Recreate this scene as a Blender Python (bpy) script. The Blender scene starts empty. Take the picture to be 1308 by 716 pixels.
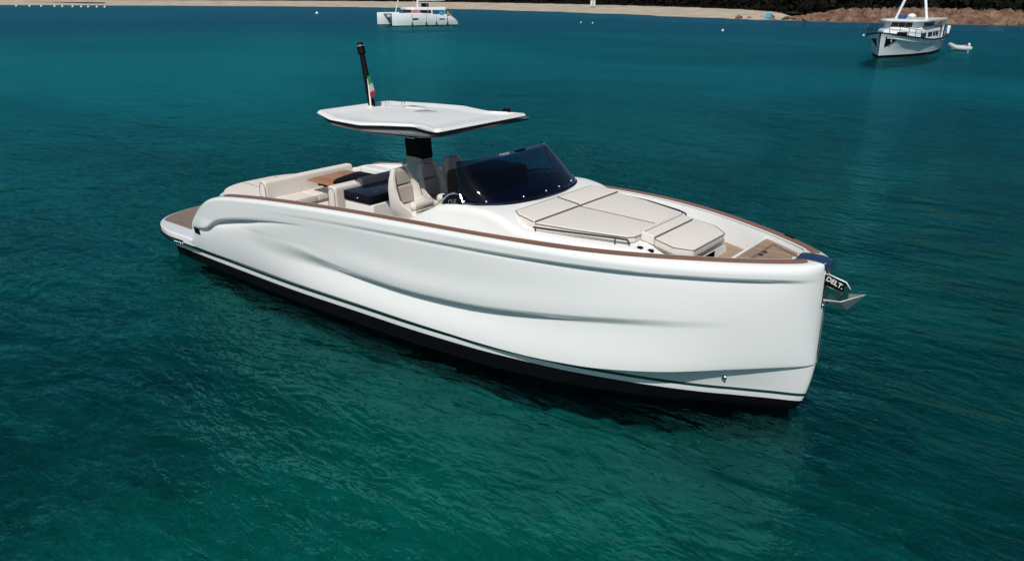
import bpy, bmesh, math, random
import numpy as np
from mathutils import Vector, Matrix

random.seed(7)
R = math.radians
scene = bpy.context.scene
COL = scene.collection

# ------------------------------------------------------------------ camera
CAM = (13.0528, -8.2564, 4.4753)
YAW, PITCH, ROLL = -0.6638, 0.3539, 0.0032
f_ = Vector((math.sin(YAW) * math.cos(PITCH), math.cos(YAW) * math.cos(PITCH), -math.sin(PITCH)))
r_ = Vector((math.cos(YAW), -math.sin(YAW), 0.0))
u_ = r_.cross(f_)
rr = r_ * math.cos(ROLL) + u_ * math.sin(ROLL)
uu = -r_ * math.sin(ROLL) + u_ * math.cos(ROLL)
cam_data = bpy.data.cameras.new("camera")
cam = bpy.data.objects.new("camera", cam_data)
COL.objects.link(cam)
M = Matrix.Identity(4)
for i in range(3):
    M[i][0], M[i][1], M[i][2], M[i][3] = rr[i], uu[i], -f_[i], CAM[i]
cam.matrix_world = M
cam_data.sensor_width = 36.0
cam_data.sensor_fit = 'HORIZONTAL'
cam_data.lens = 1000.0 / 1308.0 * 36.0
cam_data.clip_start = 0.1
cam_data.clip_end = 9000.0
scene.camera = cam

# ------------------------------------------------------------------ sky, sun, exposure
SUN = Vector((0.36, -0.80, 1.0)).normalized()
world = bpy.data.worlds.new("World")
scene.world = world
world.use_nodes = True
wn = world.node_tree
wn.nodes.clear()
sky = wn.nodes.new('ShaderNodeTexSky')
sky.sky_type = 'NISHITA'
sky.sun_disc = False
sky.sun_elevation = math.asin(SUN.z)
sky.sun_rotation = math.atan2(SUN.x, SUN.y)
sky.altitude = 0
sky.air_density = 1.0
sky.dust_density = 0.6
sky.ozone_density = 1.5
bg = wn.nodes.new('ShaderNodeBackground')
bg.inputs['Strength'].default_value = 0.06
wo = wn.nodes.new('ShaderNodeOutputWorld')
wn.links.new(sky.outputs[0], bg.inputs[0])
wn.links.new(bg.outputs[0], wo.inputs[0])

sun_data = bpy.data.lights.new("sun", 'SUN')
sun_data.energy = 3.65
sun_data.angle = R(0.53)
sun_data.color = (1.0, 0.96, 0.90)
sun = bpy.data.objects.new("sun", sun_data)
COL.objects.link(sun)
sun.rotation_euler = SUN.to_track_quat('Z', 'Y').to_euler()
sun.location = (30, -25, 40)

scene.view_settings.view_transform = 'Standard'
scene.view_settings.look = 'None'
scene.view_settings.exposure = 0.0
scene.view_settings.gamma = 1.0
scene.view_settings.use_curve_mapping = False
scene.render.engine = 'CYCLES'
scene.cycles.blur_glossy = 0.0


# ------------------------------------------------------------------ helpers
def tag(o, label=None, cat=None, group=None, kind=None):
    if label: o['label'] = label
    if cat: o['category'] = cat
    if group: o['group'] = group
    if kind: o['kind'] = kind
    return o


def empty(name, loc=(0, 0, 0), rz=0.0, parent=None):
    o = bpy.data.objects.new(name, None)
    o.empty_display_size = 0.3
    COL.objects.link(o)
    o.location = loc
    o.rotation_euler = (0, 0, rz)
    if parent: o.parent = parent
    return o


def link_mesh(name, me, mats, parent=None, smooth=True, angle=None):
    if not isinstance(mats, (list, tuple)): mats = [mats]
    for m in mats: me.materials.append(m)
    o = bpy.data.objects.new(name, me)
    COL.objects.link(o)
    if parent is not None: o.parent = parent
    if smooth:
        me.polygons.foreach_set('use_smooth', [True] * len(me.polygons))
        if angle is not None:
            me.set_sharp_from_angle(angle=R(angle))
    return o


def raw(name, verts, faces, mats, parent=None, smooth=True, angle=35, idx=None, fix=True):
    me = bpy.data.meshes.new(name)
    me.from_pydata([tuple(map(float, v)) for v in verts], [], faces)
    me.update()
    if idx is not None: me.polygons.foreach_set('material_index', idx)
    if fix:
        bm = bmesh.new(); bm.from_mesh(me)
        bmesh.ops.recalc_face_normals(bm, faces=bm.faces)
        bm.to_mesh(me); bm.free()
    return link_mesh(name, me, mats, parent, smooth, angle)


def from_bm(name, bm, mats, parent=None, smooth=True, angle=35, split=False):
    bmesh.ops.recalc_face_normals(bm, faces=bm.faces)
    if split:                                  # every loose piece becomes an object of its own
        bm.verts.index_update()
        left, out = set(bm.verts), []
        order = list(bm.verts)
        for v0 in order:
            if v0 not in left: continue
            isl, stack = [], [v0]
            left.discard(v0)
            while stack:
                v = stack.pop(); isl.append(v)
                for e in v.link_edges:
                    w = e.other_vert(v)
                    if w in left: left.discard(w); stack.append(w)
            ix = {v: i for i, v in enumerate(isl)}
            fs = {f for v in isl for f in v.link_faces}
            me = bpy.data.meshes.new(name)
            me.from_pydata([tuple(v.co) for v in isl], [], [tuple(ix[v] for v in f.verts) for f in fs])
            out.append(link_mesh(name, me, mats, parent, smooth, angle))
        bm.free()
        return out[0]
    me = bpy.data.meshes.new(name)
    bm.to_mesh(me); bm.free()
    return link_mesh(name, me, mats, parent, smooth, angle)


def bm_prism(bm, poly, z0, z1, bevel=0.0, seg=2, fn=None, mi=0):
    """vertical prism from a plan polygon, optionally bevelled all round, then bent by fn"""
    t = bmesh.new()
    vs = [t.verts.new((p[0], p[1], z0)) for p in poly]
    t.faces.new(vs)
    ex = bmesh.ops.extrude_face_region(t, geom=list(t.faces))
    top = [g for g in ex['geom'] if isinstance(g, bmesh.types.BMVert)]
    bmesh.ops.translate(t, verts=top, vec=(0, 0, z1 - z0))
    bmesh.ops.recalc_face_normals(t, faces=t.faces)
    if bevel > 0:
        bmesh.ops.bevel(t, geom=list(t.edges), offset=bevel, segments=seg, profile=0.6, affect='EDGES', clamp_overlap=True)
    if fn:
        for v in t.verts: v.co = Vector(fn(v.co))
    for f in t.faces: f.material_index = mi
    tmp = bpy.data.meshes.new('t'); t.to_mesh(tmp); t.free()
    bm.from_mesh(tmp); bpy.data.meshes.remove(tmp)


def bm_box(bm, lo, hi, bevel=0.0, seg=2, fn=None, mi=0):
    bm_prism(bm, [(lo[0], lo[1]), (hi[0], lo[1]), (hi[0], hi[1]), (lo[0], hi[1])], lo[2], hi[2], bevel, seg, fn, mi)


def bm_tube(bm, pts, rad, n=8, closed=False, caps=True, mi=0):
    pts = [Vector(p) for p in pts]
    m = len(pts)
    rads = rad if isinstance(rad, (list, tuple)) else [rad] * m
    rings = []
    prev = None
    for i, p in enumerate(pts):
        if closed:
            d = pts[(i + 1) % m] - pts[i - 1]
        else:
            d = pts[min(i + 1, m - 1)] - pts[max(i - 1, 0)]
        d.normalize()
        if prev is None:
            a = Vector((0, 0, 1)) if abs(d.z) < 0.9 else Vector((1, 0, 0))
        else:
            a = prev
        s = d.cross(a); s.normalize()
        a = s.cross(d); a.normalize(); prev = a
        rings.append([bm.verts.new(p + (s * math.cos(t) + a * math.sin(t)) * rads[i])
                      for t in [2 * math.pi * k / n for k in range(n)]])
    for i in range(m if closed else m - 1):
        A, B = rings[i], rings[(i + 1) % m]
        for k in range(n):
            f = bm.faces.new((A[k], A[(k + 1) % n], B[(k + 1) % n], B[k])); f.material_index = mi
    if caps and not closed:
        bm.faces.new(rings[0]).material_index = mi
        bm.faces.new(list(reversed(rings[-1]))).material_index = mi


def bm_ball(bm, c, r, sc=(1, 1, 1), u=12, v=8, mi=0):
    g = bmesh.ops.create_uvsphere(bm, u_segments=u, v_segments=v, radius=r,
                                  matrix=Matrix.Translation(c) @ Matrix.Diagonal((sc[0], sc[1], sc[2], 1)))
    for x in g['verts']:
        for f in x.link_faces: f.material_index = mi


def tube(name, pts, rad, mat, parent, n=8, closed=False):
    bm = bmesh.new(); bm_tube(bm, pts, rad, n, closed)
    return from_bm(name, bm, mat, parent)


def box(name, lo, hi, mat, parent, bevel=0.01, seg=2, fn=None):
    bm = bmesh.new(); bm_box(bm, lo, hi, bevel, seg, fn)
    return from_bm(name, bm, mat, parent)


def prism(name, poly, z0, z1, mat, parent, bevel=0.01, seg=2, fn=None):
    bm = bmesh.new(); bm_prism(bm, poly, z0, z1, bevel, seg, fn)
    return from_bm(name, bm, mat, parent)


def pchip(xs, ys):
    xs = np.array(xs, float); ys = np.array(ys, float)
    h = np.diff(xs); d = np.diff(ys) / h
    m = np.zeros(len(xs))
    m[0], m[-1] = d[0], d[-1]
    for i in range(1, len(xs) - 1):
        if d[i - 1] * d[i] > 0:
            w1, w2 = 2 * h[i] + h[i - 1], h[i] + 2 * h[i - 1]
            m[i] = (w1 + w2) / (w1 / d[i - 1] + w2 / d[i])
    def g(x):
        x = np.clip(np.asarray(x, float), xs[0], xs[-1])
        i = np.clip(np.searchsorted(xs, x) - 1, 0, len(xs) - 2)
        t = (x - xs[i]) / h[i]
        return ((1 + 2 * t) * (1 - t) ** 2 * ys[i] + t * (1 - t) ** 2 * h[i] * m[i]
                + t * t * (3 - 2 * t) * ys[i + 1] + t * t * (t - 1) * h[i] * m[i + 1])
    return g


def sstep(t):
    t = np.clip(t, 0, 1)
    return t * t * (3 - 2 * t)


def ccw_round(poly, r, n=4):
    """round the corners of a plan polygon"""
    out = []
    m = len(poly)
    for i in range(m):
        p0, p1, p2 = Vector(poly[i - 1]).to_2d(), Vector(poly[i]).to_2d(), Vector(poly[(i + 1) % m]).to_2d()
        a = (p0 - p1); b = (p2 - p1)
        k = min(r, a.length * 0.45, b.length * 0.45)
        s, e = p1 + a.normalized() * k, p1 + b.normalized() * k
        for j in range(n + 1):
            t = j / n
            q = s * (1 - t) ** 2 + p1 * 2 * t * (1 - t) + e * t * t
            out.append((q.x, q.y))
    return out


# ------------------------------------------------------------------ materials
def new_mat(name):
    m = bpy.data.materials.new(name)
    m.use_nodes = True
    return m, m.node_tree, m.node_tree.nodes['Principled BSDF']


def N(nt, t, **kw):
    n = nt.nodes.new(t)
    for k, v in kw.items():
        if k in n.inputs: n.inputs[k].default_value = v
        else: setattr(n, k, v)
    return n


def plain(name, col, rough=0.5, metal=0.0, coat=0.0, var=0.06, scale=6.0, bump=0.0, bscale=200.0, spec=0.5):
    """base colour with a little procedural wear, optional fine bump"""
    m, nt, p = new_mat(name)
    tc = N(nt, 'ShaderNodeTexCoord')
    no = N(nt, 'ShaderNodeTexNoise', Scale=scale, Detail=5.0)
    nt.links.new(tc.outputs['Object'], no.inputs['Vector'])
    mr = N(nt, 'ShaderNodeMapRange')
    mr.inputs['To Min'].default_value = 1 - var; mr.inputs['To Max'].default_value = 1 + var
    nt.links.new(no.outputs['Fac'], mr.inputs['Value'])
    mx = N(nt, 'ShaderNodeMix', data_type='RGBA', blend_type='MULTIPLY')
    mx.inputs['Factor'].default_value = 1.0
    mx.inputs['A'].default_value = (*col, 1)
    nt.links.new(mr.outputs[0], mx.inputs['B'])
    nt.links.new(mx.outputs['Result'], p.inputs['Base Color'])
    p.inputs['Roughness'].default_value = rough
    p.inputs['Metallic'].default_value = metal
    p.inputs['Coat Weight'].default_value = coat
    p.inputs['Coat Roughness'].default_value = 0.025
    p.inputs['Specular IOR Level'].default_value = spec
    if bump > 0:
        n2 = N(nt, 'ShaderNodeTexNoise', Scale=bscale, Detail=3.0)
        nt.links.new(tc.outputs['Object'], n2.inputs['Vector'])
        b = N(nt, 'ShaderNodeBump', Strength=bump, Distance=0.004)
        nt.links.new(n2.outputs['Fac'], b.inputs['Height'])
        nt.links.new(b.outputs[0], p.inputs['Normal'])
    return m


GEL = plain('white gelcoat', (0.82, 0.83, 0.82), 0.3, coat=1.0, var=0.02, scale=1.5, spec=0.3)
DECK = plain('white deck gelcoat', (0.83, 0.83, 0.80), 0.35, var=0.03, scale=3, bump=0.08, bscale=300)
BOOT = plain('dark green stripe', (0.006, 0.05, 0.04), 0.25, coat=0.3)
ANTI = plain('black antifouling', (0.003, 0.0032, 0.005), 0.7, var=0.3, scale=4, spec=0.1)
BLACK = plain('black gelcoat', (0.003, 0.004, 0.010), 0.18, coat=0.0, spec=0.5)
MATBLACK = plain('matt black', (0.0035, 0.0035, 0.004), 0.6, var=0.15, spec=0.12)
DARKSTEEL = plain('dark steel tube', (0.05, 0.052, 0.06), 0.3, metal=0.8)
DASH = plain('dark blue dash vinyl', (0.006, 0.009, 0.022), 0.7, spec=0.15)
NAVY = plain('navy blue pad', (0.012, 0.038, 0.10), 0.45, var=0.1)
CREAM = plain('cream upholstery', (0.72, 0.672, 0.61), 0.75, var=0.04, scale=5, bump=0.55, bscale=16, spec=0.2)
IVORY = plain('ivory vinyl', (0.70, 0.66, 0.60), 0.5, var=0.03, scale=5, bump=0.12, bscale=120, spec=0.3)
TAUPE = plain('taupe upholstery', (0.46, 0.40, 0.37), 0.75, var=0.05, scale=8, bump=0.25, bscale=120, spec=0.2)
PIPE = plain('dark piping', (0.10, 0.085, 0.08), 0.7)
CHROME = plain('polished steel', (0.75, 0.76, 0.78), 0.24, metal=1.0, var=0.03)
GALV = plain('galvanised steel', (0.50, 0.52, 0.53), 0.38, metal=0.6, var=0.15, scale=20)
GREYW = plain('grey painted moulding', (0.42, 0.44, 0.47), 0.35)
GLASSDARK = plain('dark window glass', (0.010, 0.013, 0.018), 0.06)
RED = plain('red cloth', (0.62, 0.20, 0.22), 0.8)
TURQ = plain('turquoise cloth', (0.02, 0.36, 0.50), 0.8)
BLUE = plain('blue cover', (0.01, 0.06, 0.25), 0.7)
FGREEN = plain('flag green', (0.0, 0.15, 0.05), 0.8)
FWHITE = plain('flag white', (0.34, 0.34, 0.34), 0.8)
FRED = plain('flag red', (0.22, 0.006, 0.025), 0.8)
WPAINT = plain('white boat paint', (0.72, 0.74, 0.74), 0.3, var=0.04, scale=1.2)
RUBBER = plain('grey inflatable fabric', (0.50, 0.51, 0.50), 0.6)
SKIN = plain('skin', (0.48, 0.27, 0.18), 0.6)
HAIR = plain('dark hair', (0.03, 0.02, 0.015), 0.7)


def planks(name, c1, c2, pitch=0.052, seam=0.09, axis='Y', rough=0.6, seamcol=(0.03, 0.025, 0.02), grain=1.0):
    m, nt, p = new_mat(name)
    tc = N(nt, 'ShaderNodeTexCoord')
    sp = N(nt, 'ShaderNodeSeparateXYZ')
    nt.links.new(tc.outputs['Object'], sp.inputs[0])
    dv = N(nt, 'ShaderNodeMath', operation='DIVIDE'); dv.inputs[1].default_value = pitch
    nt.links.new(sp.outputs[axis], dv.inputs[0])
    fr = N(nt, 'ShaderNodeMath', operation='FRACT'); nt.links.new(dv.outputs[0], fr.inputs[0])
    fl = N(nt, 'ShaderNodeMath', operation='FLOOR'); nt.links.new(dv.outputs[0], fl.inputs[0])
    wn_ = N(nt, 'ShaderNodeTexWhiteNoise', noise_dimensions='1D'); nt.links.new(fl.outputs[0], wn_.inputs['W'])
    mp = N(nt, 'ShaderNodeMapping'); nt.links.new(tc.outputs['Object'], mp.inputs[0])
    mp.inputs['Scale'].default_value = (2.0, 40.0, 40.0) if axis == 'Y' else (40, 2, 40)
    no = N(nt, 'ShaderNodeTexNoise', Scale=1.5 * grain, Detail=6.0); nt.links.new(mp.outputs[0], no.inputs['Vector'])
    ad = N(nt, 'ShaderNodeMath', operation='ADD'); nt.links.new(no.outputs['Fac'], ad.inputs[0])
    ml = N(nt, 'ShaderNodeMath', operation='MULTIPLY'); ml.inputs[1].default_value = 0.45
    nt.links.new(wn_.outputs['Value'], ml.inputs[0]); nt.links.new(ml.outputs[0], ad.inputs[1])
    mr = N(nt, 'ShaderNodeMapRange'); mr.inputs['From Min'].default_value = 0.3; mr.inputs['From Max'].default_value = 1.15
    nt.links.new(ad.outputs[0], mr.inputs['Value'])
    mx = N(nt, 'ShaderNodeMix', data_type='RGBA')
    mx.inputs['A'].default_value = (*c1, 1); mx.inputs['B'].default_value = (*c2, 1)
    nt.links.new(mr.outputs[0], mx.inputs['Factor'])
    lt = N(nt, 'ShaderNodeMath', operation='LESS_THAN'); lt.inputs[1].default_value = seam
    nt.links.new(fr.outputs[0], lt.inputs[0])
    m2 = N(nt, 'ShaderNodeMix', data_type='RGBA'); m2.inputs['B'].default_value = (*seamcol, 1)
    nt.links.new(mx.outputs['Result'], m2.inputs['A']); nt.links.new(lt.outputs[0], m2.inputs['Factor'])
    nt.links.new(m2.outputs['Result'], p.inputs['Base Color'])
    p.inputs['Roughness'].default_value = rough
    return m


TEAK = planks('oiled teak deck', (0.27, 0.18, 0.115), (0.43, 0.31, 0.21))
PLATTEAK = planks('grey teak platform', (0.19, 0.14, 0.11), (0.29, 0.225, 0.18))  # darker, greyer planks than the deck
RAILTEAK = planks('varnished teak rail', (0.17, 0.085, 0.055), (0.28, 0.15, 0.10), pitch=9.0, seam=0.0, rough=0.4)
TABLEWOOD = planks('oiled table wood', (0.30, 0.12, 0.05), (0.46, 0.22, 0.11), pitch=0.16, seam=0.03, rough=0.4)


def tinted_glass(name, tint, refl=1.0):
    m = bpy.data.materials.new(name); m.use_nodes = True
    nt = m.node_tree; nt.nodes.clear()
    out = N(nt, 'ShaderNodeOutputMaterial')
    tr = N(nt, 'ShaderNodeBsdfTransparent'); tr.inputs[0].default_value = (*tint, 1)
    gl = N(nt, 'ShaderNodeBsdfGlossy'); gl.inputs['Roughness'].default_value = 0.02
    fr = N(nt, 'ShaderNodeFresnel'); fr.inputs['IOR'].default_value = 1.5
    ml = N(nt, 'ShaderNodeMath', operation='MULTIPLY'); ml.inputs[1].default_value = refl
    ge = N(nt, 'ShaderNodeNewGeometry'); iv = N(nt, 'ShaderNodeMath', operation='SUBTRACT'); iv.inputs[0].default_value = refl
    nt.links.new(ge.outputs['Backfacing'], iv.inputs[1]); nt.links.new(iv.outputs[0], ml.inputs[1])   # reflect at the outer face of each pane only
    nt.links.new(fr.outputs[0], ml.inputs[0])
    mx = N(nt, 'ShaderNodeMixShader')
    nt.links.new(ml.outputs[0], mx.inputs[0]); nt.links.new(tr.outputs[0], mx.inputs[1]); nt.links.new(gl.outputs[0], mx.inputs[2])
    nt.links.new(mx.outputs[0], out.inputs[0])
    return m


TINT = tinted_glass('tinted windscreen glass', (0.36, 0.53, 0.73))


# ------------------------------------------------------------------ water
class Nodes:
    """small helper around one node tree"""
    def __init__(self, nt):
        self.nt, self.L = nt, nt.links
        self.geo = N(nt, 'ShaderNodeNewGeometry')

    def noise(self, scale, detail=4.0, rough=0.55, dist=0.0, vec=None, stretch=None, off=0.0):
        mp = N(self.nt, 'ShaderNodeMapping')
        mp.inputs['Location'].default_value = (off, off * 1.7, 0)
        if stretch:
            mp.inputs['Rotation'].default_value = (0, 0, stretch[2])
            mp.inputs['Scale'].default_value = (stretch[0], stretch[1], 1)
        self.L.new(vec or self.geo.outputs['Position'], mp.inputs[0])
        n = N(self.nt, 'ShaderNodeTexNoise', Scale=scale, Detail=detail, Roughness=rough, Distortion=dist)
        self.L.new(mp.outputs[0], n.inputs['Vector'])
        return n.outputs['Fac']

    def math(self, op, a, b=None):
        n = N(self.nt, 'ShaderNodeMath', operation=op)
        for i, x in enumerate((a, b)):
            if x is None: continue
            if isinstance(x, (int, float)): n.inputs[i].default_value = x
            else: self.L.new(x, n.inputs[i])
        return n.outputs[0]

    def rng(self, x, a, b, c=0.0, d=1.0):
        n = N(self.nt, 'ShaderNodeMapRange'); n.interpolation_type = 'SMOOTHSTEP'
        for k, v in zip(('From Min', 'From Max', 'To Min', 'To Max'), (a, b, c, d)): n.inputs[k].default_value = v
        self.L.new(x, n.inputs['Value'])
        return n.outputs[0]

    def mix(self, fac, a, b):
        n = N(self.nt, 'ShaderNodeMix', data_type='RGBA')
        if isinstance(fac, (int, float)): n.inputs['Factor'].default_value = fac
        else: self.L.new(fac, n.inputs['Factor'])
        for k, x in (('A', a), ('B', b)):
            if isinstance(x, tuple): n.inputs[k].default_value = (*x, 1)
            else: self.L.new(x, n.inputs[k])
        return n.outputs['Result']

    def dist(self, p):
        d = N(self.nt, 'ShaderNodeVectorMath', operation='DISTANCE')
        self.L.new(self.geo.outputs['Position'], d.inputs[0]); d.inputs[1].default_value = p
        return d.outputs['Value']

    def waves(self):
        """bump normal of a light chop: swell, wavelets, ripples"""
        w1 = self.noise(0.75, 3.0, 0.55, 0.4, stretch=(0.45, 1.0, R(38)))
        w2 = self.noise(1.7, 3.0, 0.55, 0.7, stretch=(0.5, 1.0, R(32)))
        w3 = self.noise(5.5, 3.0, 0.6, 0.8, stretch=(0.5, 1.0, R(48)))
        w4 = self.noise(19.0, 2.0, 0.6, 0.3, stretch=(0.6, 1.0, R(25)))
        gust = self.rng(self.noise(0.12, 3.0, 0.6, 0.4, off=5.0), 0.35, 0.65, 0.55, 1.15)
        h = self.math('ADD', self.math('MULTIPLY', w2, 0.13), self.math('MULTIPLY', w3, 0.050))
        h = self.math('ADD', h, self.math('MULTIPLY', w4, 0.008))
        h = self.math('ADD', self.math('MULTIPLY', h, gust), self.math('MULTIPLY', w1, 0.26))
        b = N(self.nt, 'ShaderNodeBump', Strength=1.0, Distance=WAVE)
        self.L.new(h, b.inputs['Height'])
        return b.outputs[0]


WAVE = 0.85
WREF = 1.2          # share of the Fresnel reflection kept (the photograph is polarised)
WMAX = 0.30


def water_material():
    m, nt, p = new_mat('sea water surface')
    nt.nodes.remove(p)
    k = Nodes(nt); L = nt.links
    nrm = k.waves()
    d = k.dist((9.0, -2.0, 0))
    gl = N(nt, 'ShaderNodeBsdfGlossy'); L.new(nrm, gl.inputs['Normal']); gl.inputs['Color'].default_value = (0.18, 0.86, 0.84, 1)
    L.new(k.math('ADD', k.rng(d, 8.0, 45.0, 0.03, 0.20), k.rng(d, 45.0, 160.0, 0.0, 0.22)), gl.inputs['Roughness'])
    tr = N(nt, 'ShaderNodeBsdfTransparent')
    fr = N(nt, 'ShaderNodeFresnel'); fr.inputs['IOR'].default_value = 1.333
    L.new(nrm, fr.inputs['Normal'])
    fac = k.math('MINIMUM', k.math('MULTIPLY', fr.outputs[0], WREF), WMAX)
    mx = N(nt, 'ShaderNodeMixShader')
    L.new(fac, mx.inputs[0]); L.new(tr.outputs[0], mx.inputs[1]); L.new(gl.outputs[0], mx.inputs[2])
    L.new(mx.outputs[0], nt.nodes['Material Output'].inputs[0])
    return m


BED_DARK = (0.0004, 0.011, 0.014)
BED_LIGHT = (0.0005, 0.042, 0.039)
BED_BRIGHT = (0.003, 0.190, 0.148)
BED_WEED = (0.0004, 0.008, 0.012)
BED_SAND = (0.0005, 0.092, 0.070)
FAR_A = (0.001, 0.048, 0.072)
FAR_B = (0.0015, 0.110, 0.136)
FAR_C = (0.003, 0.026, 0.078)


def bed_material():
    m, nt, p = new_mat('sea bed under teal water')
    k = Nodes(nt); L = nt.links
    nrm = k.waves()
    # the bed is seen through moving ripples: shift the sample position by their slope
    sub = N(nt, 'ShaderNodeVectorMath', operation='SUBTRACT'); L.new(nrm, sub.inputs[0]); L.new(k.geo.outputs['Normal'], sub.inputs[1])
    scl = N(nt, 'ShaderNodeVectorMath', operation='SCALE'); scl.inputs['Scale'].default_value = 2.2; L.new(sub.outputs[0], scl.inputs[0])
    add = N(nt, 'ShaderNodeVectorMath', operation='ADD'); L.new(k.geo.outputs['Position'], add.inputs[0]); L.new(scl.outputs[0], add.inputs[1])
    bp = add.outputs[0]
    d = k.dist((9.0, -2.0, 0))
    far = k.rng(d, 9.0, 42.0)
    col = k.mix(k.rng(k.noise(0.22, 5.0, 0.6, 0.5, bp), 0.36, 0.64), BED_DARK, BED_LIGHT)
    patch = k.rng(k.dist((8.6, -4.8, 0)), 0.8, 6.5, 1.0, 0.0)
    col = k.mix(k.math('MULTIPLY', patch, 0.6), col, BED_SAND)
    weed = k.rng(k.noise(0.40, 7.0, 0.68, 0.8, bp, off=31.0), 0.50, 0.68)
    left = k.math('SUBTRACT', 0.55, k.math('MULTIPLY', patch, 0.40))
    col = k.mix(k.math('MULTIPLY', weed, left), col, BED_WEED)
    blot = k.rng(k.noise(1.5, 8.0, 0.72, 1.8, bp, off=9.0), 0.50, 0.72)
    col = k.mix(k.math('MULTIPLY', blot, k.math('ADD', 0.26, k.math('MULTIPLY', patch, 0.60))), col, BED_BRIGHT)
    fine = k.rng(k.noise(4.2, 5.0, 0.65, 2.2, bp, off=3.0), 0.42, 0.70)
    col = k.mix(k.math('MULTIPLY', fine, k.math('ADD', 0.16, k.math('MULTIPLY', patch, 0.16))), col, BED_BRIGHT)  # bright web put into the bed colour in place of rippling light
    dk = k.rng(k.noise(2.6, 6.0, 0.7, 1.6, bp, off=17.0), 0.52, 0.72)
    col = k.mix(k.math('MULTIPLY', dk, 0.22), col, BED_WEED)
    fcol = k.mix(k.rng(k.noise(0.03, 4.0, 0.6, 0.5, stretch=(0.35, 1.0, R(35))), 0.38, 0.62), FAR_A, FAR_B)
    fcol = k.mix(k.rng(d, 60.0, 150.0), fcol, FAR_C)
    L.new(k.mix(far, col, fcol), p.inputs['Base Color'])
    p.inputs['Roughness'].default_value = 1.0
    p.inputs['Specular IOR Level'].default_value = 0.0
    up = N(nt, 'ShaderNodeCombineXYZ', Z=1.0); L.new(up.outputs[0], p.inputs['Normal'])
    return m


def build_water():
    s = 5000
    bm = bmesh.new()
    bm.faces.new([bm.verts.new(p) for p in ((-s, -s, 0), (s, -s, 0), (s, s, 0), (-s, s, 0))])
    o = from_bm('water', bm, water_material(), smooth=False)
    if o.data.polygons[0].normal.z < 0: o.data.flip_normals()
    tag(o, 'clear teal sea water with small ripples around the boats', kind='structure')
    # bed: rippled near the yacht, flat further out, one sheet
    n, half, cx, cy = 300, 14.0, 6.0, -3.0
    V, F = [], []
    def bz(x, y):
        e = min(1.0, max(0.0, (half - max(abs(x - cx), abs(y - cy))) / 2.0))
        return -0.85 + e * (0.14 * math.sin(x * 2.1 + 1.6 * math.sin(y * 1.3)) * math.sin(y * 2.6 + math.sin(x * 1.7))
                            + 0.13 * math.sin(x * 5.3 + 2.0 * math.sin(y * 3.1)) * math.sin(y * 6.1 + 1.5 * math.sin(x * 3.7))
                            + 0.045 * math.sin(x * 11.3 + 2.2 * math.sin(y * 7.1)) * math.sin(y * 12.7 + 1.8 * math.sin(x * 8.3)))
    for i in range(n + 1):
        for j in range(n + 1):
            x, y = cx - half + 2 * half * i / n, cy - half + 2 * half * j / n
            V.append((x, y, bz(x, y)))
    for i in range(n):
        for j in range(n):
            a = i * (n + 1) + j; F.append((a, a + n + 1, a + n + 2, a + 1))
    c = [0, n * (n + 1), n * (n + 1) + n, n]
    b = len(V)
    V += [(-s, -s, -0.85), (s, -s, -0.85), (s, s, -0.85), (-s, s, -0.85)]
    edge = [[i * (n + 1) for i in range(n + 1)], [n * (n + 1) + j for j in range(n + 1)],
            [i * (n + 1) + n for i in range(n, -1, -1)], [j for j in range(n, -1, -1)]]
    for k in range(4):
        F.append(tuple([b + k, b + (k + 1) % 4] + list(reversed(edge[k]))))
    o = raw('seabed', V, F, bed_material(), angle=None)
    if o.data.polygons[0].normal.z < 0: o.data.flip_normals()
    tag(o, 'sand and weed sea bed seen through the clear water', kind='structure')


build_water()


# ------------------------------------------------------------------ shore
SHORE = [(-420, 20), (-330, 55), (-255, 95), (-215, 122), (-178, 143), (-145, 150), (-110, 147), (-75, 139), (-43, 128),
         (-25, 127), (-2, 130), (25, 136), (60, 150), (110, 176), (180, 200), (300, 230)]
_t = np.arange(len(SHORE))
_sx, _sy = pchip(_t, [p[0] for p in SHORE]), pchip(_t, [p[1] for p in SHORE])


def shore_pt(t):
    p = np.array([_sx(t), _sy(t)]); q = np.array([_sx(t + 0.01), _sy(t + 0.01)]) - np.array([_sx(t - 0.01), _sy(t - 0.01)])
    q /= np.linalg.norm(q)
    return p, np.array([-q[1], q[0]])


def submerge(nt, colour, p):
    """below the waterline the water column gives everything its own blue"""
    geo = N(nt, 'ShaderNodeNewGeometry'); sp = N(nt, 'ShaderNodeSeparateXYZ'); nt.links.new(geo.outputs['Position'], sp.inputs[0])
    lt = N(nt, 'ShaderNodeMath', operation='LESS_THAN'); lt.inputs[1].default_value = 0.0
    nt.links.new(sp.outputs['Z'], lt.inputs[0])
    mx = N(nt, 'ShaderNodeMix', data_type='RGBA'); mx.inputs['B'].default_value = (*FAR_C, 1)
    nt.links.new(lt.outputs[0], mx.inputs['Factor']); nt.links.new(colour, mx.inputs['A'])
    nt.links.new(mx.outputs['Result'], p.inputs['Base Color'])


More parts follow.
